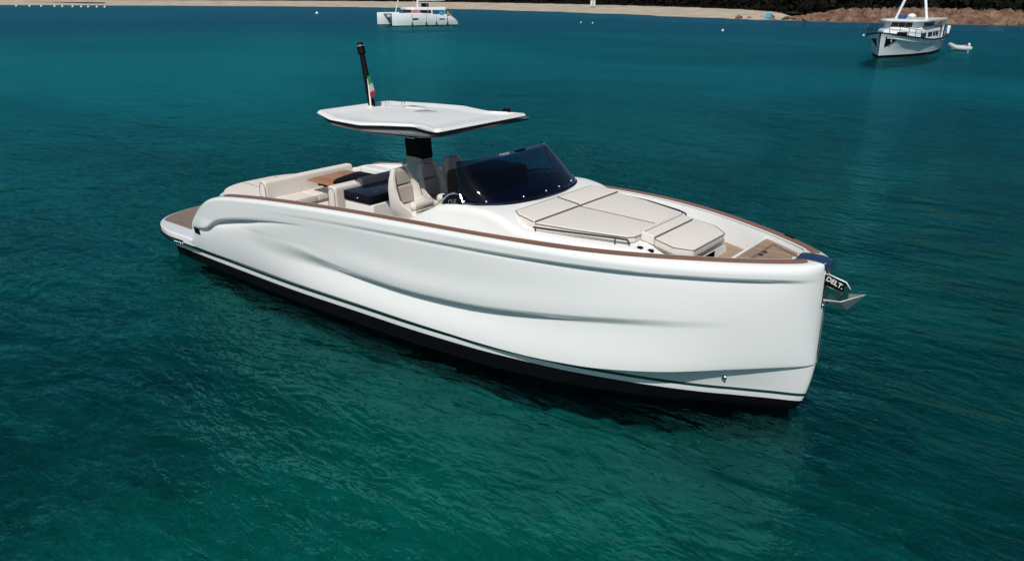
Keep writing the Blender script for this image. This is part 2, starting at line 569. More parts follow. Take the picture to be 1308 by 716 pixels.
def sand_material():
    m, nt, p = new_mat('beach sand')
    geo = N(nt, 'ShaderNodeNewGeometry')
    no = N(nt, 'ShaderNodeTexNoise', Scale=0.25, Detail=8.0, Roughness=0.6); nt.links.new(geo.outputs['Position'], no.inputs['Vector'])
    cr = N(nt, 'ShaderNodeValToRGB')
    cr.color_ramp.elements[0].position = 0.3; cr.color_ramp.elements[0].color = (0.36, 0.30, 0.225, 1)
    cr.color_ramp.elements[1].position = 0.65; cr.color_ramp.elements[1].color = (0.52, 0.45, 0.35, 1)
    nt.links.new(no.outputs['Fac'], cr.inputs[0])
    # wet strip along the waterline
    sp = N(nt, 'ShaderNodeSeparateXYZ'); nt.links.new(geo.outputs['Position'], sp.inputs[0])
    mr = N(nt, 'ShaderNodeMapRange'); mr.inputs['From Min'].default_value = 0.03; mr.inputs['From Max'].default_value = 0.09
    nt.links.new(sp.outputs['Z'], mr.inputs['Value'])
    mx = N(nt, 'ShaderNodeMix', data_type='RGBA'); mx.inputs['A'].default_value = (0.12, 0.10, 0.085, 1)
    nt.links.new(mr.outputs[0], mx.inputs['Factor']); nt.links.new(cr.outputs[0], mx.inputs['B'])
    submerge(nt, mx.outputs['Result'], p)
    p.inputs['Roughness'].default_value = 0.9
    p.inputs['Specular IOR Level'].default_value = 0.1
    return m


def rock_material():
    m, nt, p = new_mat('red granite rock')
    geo = N(nt, 'ShaderNodeNewGeometry')
    no = N(nt, 'ShaderNodeTexNoise', Scale=0.55, Detail=9.0, Roughness=0.65); nt.links.new(geo.outputs['Position'], no.inputs['Vector'])
    cr = N(nt, 'ShaderNodeValToRGB')
    cr.color_ramp.elements[0].position = 0.33; cr.color_ramp.elements[0].color = (0.06, 0.032, 0.022, 1)
    e = cr.color_ramp.elements.new(0.5); e.color = (0.17, 0.092, 0.058, 1)
    cr.color_ramp.elements[2].position = 0.7; cr.color_ramp.elements[2].color = (0.29, 0.20, 0.13, 1)
    nt.links.new(no.outputs['Fac'], cr.inputs[0]); submerge(nt, cr.outputs[0], p)
    p.inputs['Roughness'].default_value = 0.9
    n2 = N(nt, 'ShaderNodeTexNoise', Scale=2.5, Detail=6.0); nt.links.new(geo.outputs['Position'], n2.inputs['Vector'])
    b = N(nt, 'ShaderNodeBump', Strength=0.8, Distance=0.4); nt.links.new(n2.outputs['Fac'], b.inputs['Height']); nt.links.new(b.outputs[0], p.inputs['Normal'])
    return m


def leaf_material():
    m, nt, p = new_mat('dark maquis foliage')
    geo = N(nt, 'ShaderNodeNewGeometry')
    no = N(nt, 'ShaderNodeTexNoise', Scale=0.3, Detail=4.0); nt.links.new(geo.outputs['Position'], no.inputs['Vector'])
    cr = N(nt, 'ShaderNodeValToRGB')
    cr.color_ramp.elements[0].position = 0.35; cr.color_ramp.elements[0].color = (0.0025, 0.0032, 0.002, 1)
    cr.color_ramp.elements[1].position = 0.68; cr.color_ramp.elements[1].color = (0.009, 0.010, 0.005, 1)
    nt.links.new(no.outputs['Fac'], cr.inputs[0]); nt.links.new(cr.outputs[0], p.inputs['Base Color'])
    p.inputs['Roughness'].default_value = 0.8; p.inputs['Specular IOR Level'].default_value = 0.1
    return m


SAND, ROCK, LEAF = sand_material(), rock_material(), leaf_material()
HILL = plain('hill scrub ground', (0.014, 0.017, 0.008), 0.9, var=0.4, scale=0.05, spec=0.1)


def beach_width(t):
    return float(np.interp(t, [0, 3, 5, 6, 7, 8, 8.6, 9.5, 15], [30, 30, 28, 26, 20, 10, 3, 1.5, 1.5]))


rng_ = np.random.default_rng(3)


def build_shore():
    nt_, rows = 420, 9
    ts = np.linspace(0, len(SHORE) - 1.02, nt_)
    V, F = [], []
    for t in ts:
        p, n = shore_pt(t)
        w = beach_width(t)
        wob = 1.2 * math.sin(t * 9.1) + 0.7 * math.sin(t * 23.7)
        for k in range(rows):
            s = k / (rows - 1)
            d = -2 + (w + 4) * s + wob * (1 - s)
            z = 0.0 + float(np.interp(t, [8.15, 8.6], [1.25, 0.12])) * sstep(s * 1.05) + 0.03 * math.sin(t * 31 + k) * s
            V.append((p[0] + n[0] * d, p[1] + n[1] * d, z if k else -1.3))
    for i in range(nt_ - 1):
        for k in range(rows - 1):
            a = i * rows + k
            F.append((a, a + 1, a + rows + 1, a + rows))
    tag(raw('beach', V, F, SAND), 'pale sandy beach curving along the far shore', kind='structure')
    # hill behind
    V, F = [], []
    offs = [0, 4, 12, 30, 70, 140, 260, 420]
    zs = [1.0, 1.5, 2.6, 6, 14, 26, 40, 44]
    for i, t in enumerate(ts[::3]):
        p, n = shore_pt(t)
        w = max(beach_width(t) - 2, float(np.interp(t, [8.0, 8.6], [0, 6.0])))
        for d, z in zip(offs, zs):
            zz = z * (1 + 0.25 * math.sin(t * 1.7 + d * 0.01)) if d > 4 else z
            V.append((p[0] + n[0] * (w + d), p[1] + n[1] * (w + d), zz))
    m = len(offs); c = len(ts[::3])
    for i in range(c - 1):
        for k in range(m - 1):
            a = i * m + k
            F.append((a, a + 1, a + m + 1, a + m))
    tag(raw('hill', V, F, HILL), 'dark scrub covered hill behind the beach', kind='structure')
    # scrub and low trees: a mass of leaf clumps
    verts, faces = [], []
    def clump(c, r, nl):
        for _ in range(nl):
            d = rng_.normal(size=3); d /= np.linalg.norm(d)
            q = c + d * r * rng_.uniform(0.45, 1.05) * np.array([1, 1, 0.8])
            a = rng_.normal(size=3); a /= np.linalg.norm(a)
            b = np.cross(a, d); b /= (np.linalg.norm(b) + 1e-6)
            a = np.cross(b, d) + rng_.normal(size=3) * 0.4
            s = r * rng_.uniform(0.16, 0.30)
            i = len(verts)
            verts.extend([q - a * s - b * s * .6, q + a * s - b * s * .6, q + a * s + b * s * .6, q - a * s + b * s * .6])
            faces.append((i, i + 1, i + 2, i + 3))
    for t in np.arange(1.2, 12.5, 0.022):
        p, n = shore_pt(t)
        w = beach_width(t)
        w = max(w, float(np.interp(t, [8.0, 8.6], [0, 7.0])))
        for row, (d0, hh) in enumerate(((0.5, 1.1), (4, 1.9), (9, 2.6))):
            if row == 0 and rng_.random() < 0.3: continue
            d = w + d0 + rng_.uniform(-1.2, 1.8)
            tt = rng_.uniform(-2, 2)
            r = hh * rng_.uniform(0.7, 1.25)
            q = np.array([p[0] + n[0] * d + n[1] * tt, p[1] + n[1] * d - n[0] * tt, 1.0 + d0 * 0.1 + r * 0.55])
            clump(q, r, 26)
    o = raw('scrub_woodland', verts, faces, LEAF, smooth=False, fix=False)
    tag(o, 'dark evergreen scrub and low trees along the back of the beach', 'scrub', kind='stuff')
    # rocky bank on the right
    V, F = [], []
    ts2 = np.linspace(8.05, 13.5, 420); rows = 16
    for i, t in enumerate(ts2):
        p, n = shore_pt(t)
        hmax = float(np.interp(t, [8.05, 8.4, 8.8, 9.3, 10, 11, 13.5], [0.3, 0.8, 1.8, 2.1, 1.95, 2.2, 2.4]))
        for k in range(rows):
            s = k / (rows - 1)
            d = -0.6 + 7.5 * s
            z = -0.15 + hmax * sstep(0.12 + s * 1.3)
            jj = 0.09 * hmax * (rng_.random() - 0.5) * (1 if 0 < k < rows - 1 else 0.3) + 0.16 * hmax * math.sin(t * 41 + k * .9) * math.sin(t * 97 + k * 1.7)
            jx = rng_.uniform(-.12, .12)
            ledge = 0.15 * hmax * math.sin(t * 60 + 4 * math.sin(t * 17)) * s * (1 - s) * 3
            V.append((p[0] + n[0] * (d + jx) , p[1] + n[1] * (d + jx), (z + jj + ledge) if k else -1.3))
    for i in range(len(ts2) - 1):
        for k in range(rows - 1):
            a = i * rows + k
            F.append((a, a + 1, a + rows + 1, a + rows))
    tag(raw('rocky_bank', V, F, ROCK, smooth=False), 'low bank of rust red rock at the waterline', kind='structure')


build_shore()


def rock_mesh(seed, sub=3):
    g = np.random.default_rng(seed)
    bm = bmesh.new()
    bmesh.ops.create_icosphere(bm, subdivisions=sub, radius=1.0)
    ph = g.uniform(0, 6, size=(6, 3)); fr = g.uniform(1.2, 4.5, size=(6, 3))
    for v in bm.verts:
        c = np.array(v.co); k = 1.0
        for a, b in zip(ph, fr): k += 0.09 * math.sin(float((c * b).sum()) + a[0])
        v.co = Vector(c * k * np.array([1.0, 0.8, 0.62]))
    me = bpy.data.meshes.new('boulder')
    bm.to_mesh(me); bm.free()
    return me


BOULD = []
for s_ in range(4):
    me = rock_mesh(s_); me.materials.append(ROCK); BOULD.append(me)
for i in range(46):
    t = 7.95 + 3.6 * (i / 46) + random.uniform(-.03, .03)
    p, n = shore_pt(t)
    d = random.uniform(0.0, 3.0)
    o = bpy.data.objects.new('boulder', BOULD[i % 4]); COL.objects.link(o)
    sc = random.uniform(0.35, 0.95)
    o.location = (p[0] + n[0] * d, p[1] + n[1] * d, 0.15 * sc + 0.10 * d)
    o.scale = (sc * 1.2, sc, sc); o.rotation_euler = (random.uniform(-.3, .3), random.uniform(-.3, .3), random.uniform(0, 6))
    tag(o, 'rounded rust red boulder lying at the foot of the rocky bank', 'boulder', 'boulders along the rocky bank')


def pixel_ground(px, py, z=0.0):
    d = f_ + rr * ((px - 654) / 1000.0) - uu * ((py - 358) / 1000.0)
    t = (z - CAM[2]) / d.z
    return Vector(CAM) + d * t


def buoy(px, py, r, label, group=None):
    q = pixel_ground(px, py)
    bm = bmesh.new()
    bm_ball(bm, (0, 0, r * 0.45), r, (1, 1, 0.95), 12, 8)
    bm_tube(bm, [(0, 0, r * 1.2), (0, 0, r * 1.75)], r * 0.14, 6)
    o = from_bm('buoy', bm, WPAINT)
    o.location = q
    tag(o, label, 'buoy', group)


buoy(923, 40, 0.16, 'white round mooring buoy floating between the white motor yacht and the small trawler')
buoy(405, 18, 0.30, 'lone white mooring buoy off the beach left of the catamaran')
for i, x in enumerate((21, 38, 53, 70, 80, 93, 104, 113, 124, 134)):
    buoy(x, 8.6 + i * 0.16, 0.30, 'small white float in the swimming line in front of the dark jetty', 'floats of the swimming line')
for x, y in ((742, 29.5), (757, 30.2)):
    buoy(x, y, 0.12, 'tiny white float on the dark water right of the catamaran', 'pair of tiny floats')
buoy(1103, 46, 0.12, 'tiny white mooring float just left of the trawler bow')

# dark low jetty at the left end of the beach
q0, q1 = pixel_ground(-40, 5.0), pixel_ground(132, 6.6)
dv = (q1 - q0); ln = dv.length
jt = empty('jetty', q0, math.atan2(dv.y, dv.x))
tag(jt, 'long low dark jetty at the left end of the beach', 'jetty')
box('walkway', (0, -1.0, 0.55), (ln, 1.0, 0.75), MATBLACK, jt, 0.02)
bm = bmesh.new()
for k in range(int(ln / 4) + 1):
    for s in (-0.8, 0.8): bm_tube(bm, [(min(k * 4.0 + 0.3, ln - 0.1), s, -1.0), (min(k * 4.0 + 0.3, ln - 0.1), s, 0.55)], 0.13, 6)
from_bm('pile', bm, MATBLACK, jt, split=True)

# small white lifeguard cabin on the beach
q = pixel_ground(757, 7.9, 1.15)
cb = empty('beach_cabin', q, YAW * -1 + math.pi * 0.0)
tag(cb, 'tiny white lifeguard cabin standing in front of the dark scrub on the beach', 'cabin')
box('wall', (-0.55, -0.55, 0), (0.55, 0.55, 1.35), WPAINT, cb, 0.02)
bm = bmesh.new()
for s in (-0.72, 0.72): bm_tube(bm, [(s, 0, -0.2), (s, 0, -0.1)], 0.03, 6)
bm = bmesh.new(); bm_prism(bm, [(-0.7, -0.7), (0.7, -0.7), (0.7, 0.7), (-0.7, 0.7)], 1.352, 1.48, 0.02)
from_bm('roof', bm, WPAINT, cb)
box('door', (-0.25, -0.575, 0.05), (0.25, -0.553, 1.1), GREYW, cb, 0.0)

# turquoise beach tent at the start of the rocks
q = pixel_ground(981, 22.5, 0.6)
bm = bmesh.new()
a = [bm.verts.new(p) for p in ((-0.55, -0.4, 0), (0.55, -0.4, 0), (0.55, 0.4, 0), (-0.55, 0.4, 0))]
b = [bm.verts.new(p) for p in ((-0.35, 0.05, 0.62), (0.40, 0.05, 0.70), (0.42, 0.2, 0.66), (-0.35, 0.2, 0.6))]
for k in range(4): bm.faces.new((a[k], a[(k + 1) % 4], b[(k + 1) % 4], b[k]))
bm.faces.new(b); bm.faces.new(a)
o = from_bm('beach_tent', bm, TURQ, smooth=False); o.location = q
tag(o, 'small turquoise beach tent pitched where the sand meets the red rocks', 'tent')

# ------------------------------------------------------------------ the motor yacht
LX = 10.87
yacht = empty('motor_yacht')
tag(yacht, 'large white open motor yacht with teak decks and hardtop filling the foreground', 'motor yacht')

_q = lambda x: np.sqrt(np.clip(LX - np.asarray(x, float), 0, None))
def qcurve(xs, ys):
    o = np.argsort(_q(xs)); f = pchip(_q(np.array(xs))[o], np.array(ys, float)[o])
    return lambda x: f(_q(x))

BG = qcurve([10.87, 10.78, 10.55, 10.4, 10.0, 9.78, 9.46, 8.93, 8.4, 7.64, 7.0, 5.8, 5.0, 3.5, 2.0, 1.0, 0.0],
            [0, 0.27, 0.485, 0.59, 0.83, 0.94, 1.09, 1.29, 1.43, 1.55, 1.60, 1.645, 1.66, 1.69, 1.67, 1.60, 1.53])
BW = qcurve([10.87, 10.8, 10.6, 10.2, 9.88, 9.07, 8.13, 7.03, 5.64, 3.96, 1.83, 0.0],
            [0, 0.07, 0.17, 0.38, 0.56, 0.92, 1.22, 1.40, 1.48, 1.50, 1.44, 1.36])
ZG = pchip([0, 0.90, 0.95, 1.02, 1.10, 1.34, 1.72, 2.07, 2.6, 3.5, 5, 6.5, 8.3, 10.87],
           [0.47, 0.48, 0.52, 0.82, 0.93, 1.15, 1.345, 1.43, 1.50, 1.585, 1.68, 1.74, 1.785, 1.80])
ZB = pchip([0, 3, 5.5, 7.5, 9, 10.87], [0.165, 0.185, 0.21, 0.21, 0.18, 0.12])
ZC = pchip([0, 5, 7.8, 8.6, 9.3, 10.0, 10.87], [0.36, 0.36, 0.34, 0.37, 0.44, 0.53, 0.615])
CW = pchip([0, 6.5, 8.2, 8.9, 9.5, 10.2, 10.87], [0.012, 0.015, 0.05, 0.10, 0.12, 0.09, 0.03])
XT = pchip([-0.65, -0.4, -0.2, 0.0, 0.13, 0.35, 0.61, 1.0, 1.85], [8.3, 9.5, 10.35, 10.735, 10.80, 10.85, 10.885, 10.88, 10.87])
ZFV = [0.80, 0.78, 0.70, 0.705, 0.70, 0.75, 0.855, 0.99, 1.10]
# long crease (dark fold) of the topsides and the upper fold behind the wing
ZF = pchip([1.0, 2.6, 3.4, 4.5, 5.8, 7.0, 8.1, 9.3, 10.87], ZFV)
DF = pchip([0.9, 1.6, 2.3, 3.0, 4.0, 5.2, 6.4, 7.4, 8.5, 9.6, 10.2], [0.0, 0.0, 0.004, 0.022, 0.075, 0.14, 0.155, 0.13, 0.075, 0.02, 0])
WF = pchip([0.9, 2.2, 2.8, 3.5, 5, 7.2, 9.8], [0.3, 0.3, 0.34, 0.32, 0.15, 0.11, 0.11])
ZV = pchip([0.95, 1.25, 1.5, 1.78, 2.1, 2.6, 3.3, 4.2, 5.0], [0.74, 0.73, 0.77, 0.93, 1.03, 1.13, 1.24, 1.34, 1.40])
DV = pchip([0.95, 1.2, 1.55, 1.8, 2.1, 2.6, 2.95, 3.4, 4.2], [0.012, 0.016, 0.02, 0.05, 0.10, 0.095, 0.05, 0.02, 0.0])
DB = pchip([0, 2.5, 4.5, 7, 9.0, 10.3, 10.75, 10.87], [0, 0.0, 0.010, 0.040, 0.070, 0.065, 0.012, 0.0])

us = np.concatenate([np.linspace(0, 0.085, 9), np.linspace(0.086, 0.30, 64)[1:], np.linspace(0.30, 0.90, 92)[1:],
                     1 - (np.linspace(math.sqrt(0.1), 0, 34)[1:]) ** 2])
NS = len(us)
xs_ = us * LX


def side_y(x, z):
    """half-beam of the topsides above the chine at station x, height z (arrays)"""
    zc, zg = ZC(x), ZG(x)
    zb0 = ZB(x) + 0.02
    s = np.clip((z - zc) / np.maximum(zg - zc, 1e-3), 0, 1)
    bc = BW(x) + CW(x) + 0.06 * (1 - sstep(x / 3.0)) + 0.075 * np.clip((LX - x) / 1.2, 0, 1) + 0.22 * (BG(x) - BW(x)) * sstep((x - 6.0) / 3.5)
    e = 0.95 - 0.25 * sstep((x - 7.5) / 2.5)
    y = bc + (BG(x) - bc) * s ** e
    mid = sstep((x - 3.0) / 2.0) * (1 - sstep((x - 8.5) / 1.8))
    y = y - 0.04 * mid * np.sin(math.pi * s)
    aft = sstep((x - 0.3) / 1.2) * (1 - sstep((x - 3.2) / 2.0))
    y = y + 0.03 * aft * np.sin(math.pi * np.clip((z - zb0) / 0.80, 0, 1))       # rounded haunch below the wing
    t = (z - ZF(x)) / WF(x)
    y = y + DF(x) * (sstep(t) - 0.75) * sstep(s * 2.4) * np.clip((1 - s) * 6, 0, 1)
    y = y + 0.15 * DF(x) * np.exp(-((z - ZF(x) - WF(x) - 0.10) / 0.16) ** 2) * sstep((x - 4) / 1.5)
    zv = ZV(x)
    pocket = np.where(z < zv, np.exp(-np.clip(zv - z, 0, 9) / 0.055), 1 - sstep((z - zv) / 0.025))
    y = y - DV(x) * pocket * np.clip(s * 5, 0, 1) * np.clip((1 - s) * 4, 0, 1)
    arm = sstep((z - zv + 0.02) / 0.10) * np.clip((1 - s) * 2.2, 0, 1)
    y = y + 0.05 * arm * sstep((x - 0.95) / 0.5) * (1 - sstep((x - 2.0) / 2.2))
    zb_ = zg - 0.20
    y = y + DB(x) * (sstep((z - zb_) / 0.06) - 1.0) * np.exp(-np.clip(zb_ - z, 0, 9) / 0.30)
    yb = np.where(x > 10.0, y, y)
    lim = np.maximum(BG(x) + 0.05, 0.0)
    return np.clip(yb, 0, None)


def gw_offset(d):
    """gunwale plan curve moved inboard by d: arrays x, y (clipped at the centreline)"""
    dx = np.gradient(xs_); y = BG(xs_); dy = np.gradient(y)
    tx, ty = dx, dy
    l = np.sqrt(tx * tx + ty * ty); tx, ty = tx / l, ty / l
    tx[-1], ty[-1] = 0, -1
    d = d + 0 * xs_
    # inward normal of a curve running forward along +y side is (ty,-tx)
    X = xs_ + ty * d
    Y = y - tx * d
    return X, np.clip(Y, 0.0, None)


def floor_z(x):
    return np.where(x < 1.75, 0.5, np.where(x < 5.75, 0.9, 1.40))


def build_hull():
    rows = []     # each row: (xs, ys, zs, mat of the band above)
    x = xs_
    def add(z, y, mi, top=False):
        X = us * XT(z)
        rows.append((X, y, z, mi))
    zb, zc, zg = ZB(x), ZC(x), ZG(x)
    bw = BW(x)
    bb = bw + 0.03 * np.clip((LX - x) / 0.8, 0, 1)
    one = np.ones(NS)
    add(-0.62 * one, 0 * one, 0)
    add(-0.40 * one, bw * 0.40, 0)
    add(-0.18 * one, bw * 0.78, 0)
    add(0.0 * one, bw, 0)
    add(zb * 0.5, (bw + bb) / 2, 0)
    add(zb, bb, 1)
    add(zb + 0.065, bb + 0.004, 2)
    add(zb + 0.105, bb + 0.008, 1)
    ci = np.maximum(side_y(x, zc) - CW(x), bb + 0.008)
    for k in (0.5, 1.0):
        z = (zb + 0.106) * (1 - k) + (np.maximum(zc, zb + 0.125)) * k
        add(z, (bb + 0.009) * (1 - k) + ci * k, 1)
    zc2 = np.maximum(zc, zb + 0.125) + 0.006
    n = 120
    rad = 0.06 + 0.05 * sstep((x - 7.0) / 3.0)
    for k in range(n + 1):
        s = k / n
        z = zc2 + (zg - zc2) * s
        y = side_y(x, z)
        y = np.maximum(y, 0)
        t = np.clip((z - (zg - rad)) / rad, 0, 1)
        y = y - np.minimum(rad, BG(x) * 0.5) * (1 - np.sqrt(np.clip(1 - t * t, 0, 1)))
        add(z, np.clip(y, 0, None), 1)
    for d, dz in ((0.10, 0.004), (0.165, 0.004), (0.178, -0.02)):
        X, Y = gw_offset(d + 0.05 * sstep((x - 8.0) / 2.3))
        rows.append((X, Y, zg + dz, 1))
    X, Y = gw_offset(0.25)
    fz = np.minimum(floor_z(x), zg - 0.03)
    rows.append((X, Y, fz, 1))
    # anchor slot: above z=1.30 the stem halves stop 8.5 cm off the centreline and turn aft
    V, F, I = [], [], []
    nr = len(rows); nc = NS + 1
    for ri, (X, Y, Z, mi) in enumerate(rows):
        for c in range(nc):
            i = min(c, NS - 1)
            xx, yy, zz = X[i], Y[i], Z[i]
            slot = 10 < ri < nr - 4 and zz > 1.29
            if slot:
                yy = max(yy, 0.085)
                if c == nc - 1: xx = 10.50
            V.append((xx, yy, zz))
    for ri in range(nr - 1):
        for c in range(nc - 1):
            a = ri * nc + c
            F.append((a, a + 1, a + nc + 1, a + nc)); I.append(rows[ri][3])
    base = len(V)
    V2 = [(v[0], -v[1], v[2]) for v in V]
    F2 = [tuple(base + i for i in reversed(f)) for f in F]
    I2 = list(I)
    # transom
    tcol = [ri * nc for ri in range(nr - 4)]
    for a, b in zip(tcol[:-1], tcol[1:]):
        F2.append((a, b, base + b, base + a)); I2.append(rows[tcol.index(a)][3])
    me = bpy.data.meshes.new('hull')
    me.from_pydata([tuple(map(float, v)) for v in V + V2], [], F + F2)
    me.polygons.foreach_set('material_index', I + I2)
    bm = bmesh.new(); bm.from_mesh(me)
    bmesh.ops.remove_doubles(bm, verts=bm.verts, dist=0.0008)
    bmesh.ops.dissolve_degenerate(bm, dist=0.0005, edges=bm.edges)
    bmesh.ops.recalc_face_normals(bm, faces=bm.faces)
    bm.to_mesh(me); bm.free()
    link_mesh('hull', me, [ANTI, GEL, BOOT], yacht, True, 32)
    # slot back wall
    box('anchor_recess', (10.42, -0.085, 1.27), (10.52, 0.085, 1.69), GREYW, yacht, 0.0)


build_hull()


def ribbon(name, d0, d1, x0, x1, dz, th, mat, sides=(1, -1)):
    """flat strip following the gunwale between two inboard offsets"""
    dd = 0.05 * sstep((xs_ - 8.0) / 2.3)
    X0, Y0 = gw_offset(d0 + dd); X1, Y1 = gw_offset(d1 + dd)
    sel = [i for i in range(NS) if x0 <= xs_[i] <= x1]
    bm = bmesh.new()
    for s in sides:
        prev = None
        for i in sel:
            z = float(ZG(xs_[i])) + dz
            q = [bm.verts.new((X0[i], s * Y0[i], z)), bm.verts.new((X0[i], s * Y0[i], z + th * .6)),
                 bm.verts.new((X0[i] * .8 + X1[i] * .2, s * (Y0[i] * .8 + Y1[i] * .2), z + th)),
                 bm.verts.new((X0[i] * .2 + X1[i] * .8, s * (Y0[i] * .2 + Y1[i] * .8), z + th)),
                 bm.verts.new((X1[i], s * Y1[i], z + th * .6)), bm.verts.new((X1[i], s * Y1[i], z))]
            if prev:
                for k in range(5): bm.faces.new((prev[k], prev[k + 1], q[k + 1], q[k]))
            else: bm.faces.new(q)
            prev = q
        bm.faces.new(prev)
    return from_bm(name, bm, mat, yacht)


ribbon('cap_rail', 0.055, 0.145, 2.1, 10.80, 0.006, 0.022, RAILTEAK)
# inner white toe line beside the rail
ribbon('rail_moulding', 0.155, 0.176, 2.3, 10.70, 0.004, 0.012, DECK)


def floor_sheet(name, x0, x1, z, d, mat, th=0.03):
    X, Y = gw_offset(d)
    pts = [(X[i], Y[i]) for i in range(NS) if x0 < X[i] < x1 and Y[i] > 0.004]
    xa, ya = x0, float(np.interp(x0, X, Y))
    poly = [(xa, ya)] + pts
    last = poly[-1]
    if last[0] < x1 - 0.02: poly.append((x1, float(np.interp(x1, X, Y)) if x1 < X.max() else 0.0))
    full = poly + [(p[0], -p[1]) for p in reversed(poly) if p[1] > 1e-4]
    bm = bmesh.new()
    vs = [bm.verts.new((p[0], p[1], z)) for p in full]
    f = bm.faces.new(vs)
    ex = bmesh.ops.extrude_face_region(bm, geom=[f])
    bmesh.ops.translate(bm, verts=[g for g in ex['geom'] if isinstance(g, bmesh.types.BMVert)], vec=(0, 0, -th))
    bmesh.ops.triangulate(bm, faces=[f for f in bm.faces if len(f.verts) > 4])
    return from_bm(name, bm, mat, yacht)


floor_sheet('cockpit_floor', 1.7, 5.78, 0.90, 0.24, TEAK)
floor_sheet('walkway_floor', 5.75, 8.9, 1.40, 0.24, TEAK)
floor_sheet('bow_well_floor', 8.9, 9.95, 1.50, 0.225, TEAK, 0.13)
floor_sheet('bow_step_riser', 9.93, 10.68, 1.725, 0.215, DECK, 0.33)
floor_sheet('bow_deck', 9.955, 10.655, 1.738, 0.235, TEAK, 0.012)
# inlaid hatch borders on the bow deck
bm = bmesh.new()
for s in (1,):
    pts = []
    X, Y = gw_offset(0.31)
    arc = [(X[i], Y[i]) for i in range(NS) if 10.10 < X[i] < 10.6 and Y[i] > 0.01]
    loop = [(10.10, float(np.interp(10.10, X, Y)))] + arc
    loop = loop + [(p[0], -p[1]) for p in reversed(loop)]
    bm_tube(bm, [(p[0], p[1], 1.740) for p in loop], 0.006, 4, True)
    bm_tube(bm, [(p[0] * .90 + 10.3 * .10, p[1] * .86, 1.740) for p in loop], 0.004, 4, True)
from_bm('hatch_seam', bm, PIPE, yacht)
box('step_nosing', (9.928, -0.74, 1.70), (9.962, 0.74, 1.744), DECK, yacht, 0.004)
bm = bmesh.new()
for y in (-0.06, 0.06): bm_prism(bm, ccw_round([(10.12, y - .03), (10.17, y - .03), (10.17, y + .03), (10.12, y + .03)], .02), 1.738, 1.748, 0.002, 1)
from_bm('hatch_latch', bm, DARKSTEEL, yacht, split=True)

# ---- swim platform
plat_half = [(-1.02, 0.0), (-1.01, 0.35), (-0.93, 0.75), (-0.80, 1.06), (-0.55, 1.33), (-0.20, 1.50), (0.25, 1.575), (0.85, 1.575), (1.15, 1.45)]
def plat_poly(off=0.0, x1=1.15):
    k = [(p[0] + off * (1 if p[0] < 0.1 else 0), max(0, p[1] - off)) for p in plat_half if p[0] <= x1]
    return k + [(p[0], -p[1]) for p in reversed(k) if p[1] > 0]
xs0 = pchip(range(len(plat_half)), [p[0] for p in plat_half]); ys0 = pchip(range(len(plat_half)), [p[1] for p in plat_half])
fine = [(float(xs0(t)), float(ys0(t))) for t in np.linspace(0, len(plat_half) - 1, 40)]
plat_half = fine
prism('swim_platform', plat_poly(), 0.36, 0.50, GEL, yacht, 0.025, 4)
tk = [(p[0] + 0.035, min(max(p[1] - 0.035, 0), 1.27 + 0.02 * p[0])) for p in plat_half if p[0] < 0.95]
prism('platform_teak', tk + [(p[0], -p[1]) for p in reversed(tk) if p[1] > 0], 0.46, 0.506, PLATTEAK, yacht, 0.003, 1)
bm = bmesh.new()
for zz, rd, off, xe in ((0.400, 0.013, -0.006, 0.70), (0.345, 0.018, 0.012, 0.62)):
    half = [(p[0] + off, p[1] - off) for p in plat_half if p[0] < xe]
    bm_tube(bm, [(p[0], -p[1], zz) for p in reversed(half)] + [(p[0], p[1], zz) for p in half[1:]], rd, 6)
from_bm('rubbing_strake', bm, MATBLACK, yacht)
box('platform_support', (-0.45, -0.9, 0.20), (0.05, 0.9, 0.335), MATBLACK, yacht, 0.03)
bm = bmesh.new()
for k in range(6): bm_box(bm, (0.36 + k * 0.05, -1.622, 0.335), (0.395 + k * 0.05, -1.605, 0.385), 0.003, 1)
from_bm('side_badge', bm, CHROME, yacht)
# black block standing in for shade in the slot under the wing tip
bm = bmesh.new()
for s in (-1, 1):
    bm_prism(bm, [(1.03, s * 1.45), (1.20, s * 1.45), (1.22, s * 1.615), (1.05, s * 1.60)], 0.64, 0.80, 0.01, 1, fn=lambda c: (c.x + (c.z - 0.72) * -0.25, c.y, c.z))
from_bm('shaded_slot', bm, MATBLACK, yacht, split=True)

# ---- aft sunbed
aft_half = [(0.56, 0.0), (0.56, 0.32), (0.63, 0.62), (0.80, 0.88), (1.10, 1.08), (1.45, 1.20), (1.80, 1.26)]
ah = [(float(pchip(range(7), [p[0] for p in aft_half])(t)), float(pchip(range(7), [p[1] for p in aft_half])(t))) for t in np.linspace(0, 6, 24)]
def aft_poly(k=0.0, x1=1.82):
    h = [(p[0] + k, max(p[1] - k, 0)) for p in ah if p[0] + k <= x1] + [(x1, 1.26 - k)]
    return h + [(p[0], -p[1]) for p in reversed(h) if p[1] > 0]
def taper(c):
    k = 1.0 - 0.22 * max(0.0, (1.12 - c.z)) / 0.62
    return (1.8 + (c.x - 1.8) * k, c.y * (0.5 + 0.5 * k), c.z)
prism('sunbed_base', aft_poly(), 0.50, 1.13, GEL, yacht, 0.05, 3, fn=taper)
pad = aft_poly(0.065, 1.74)
prism('sunbed_cushion', pad, 1.125, 1.215, CREAM, yacht, 0.03, 3)
bm = bmesh.new()
bm_tube(bm, [(p[0] + 0.005, p[1], 1.205) for p in aft_poly(0.08, 1.74)], 0.004, 4, True)
for y in (-0.33, 0.33): bm_tube(bm, [(0.69, y, 1.217), (1.73, y, 1.217)], 0.004, 4)
from_bm('sunbed_piping', bm, PIPE, yacht)
def lean_aft(x0, z0, k):
    return lambda c: (c.x - (c.z - z0) * k, c.y, c.z)
box('aft_backrest', (1.72, -0.68, 1.13), (1.88, 1.25, 1.46), CREAM, yacht, 0.05, 4, fn=lean_aft(1.8, 1.13, 0.10))
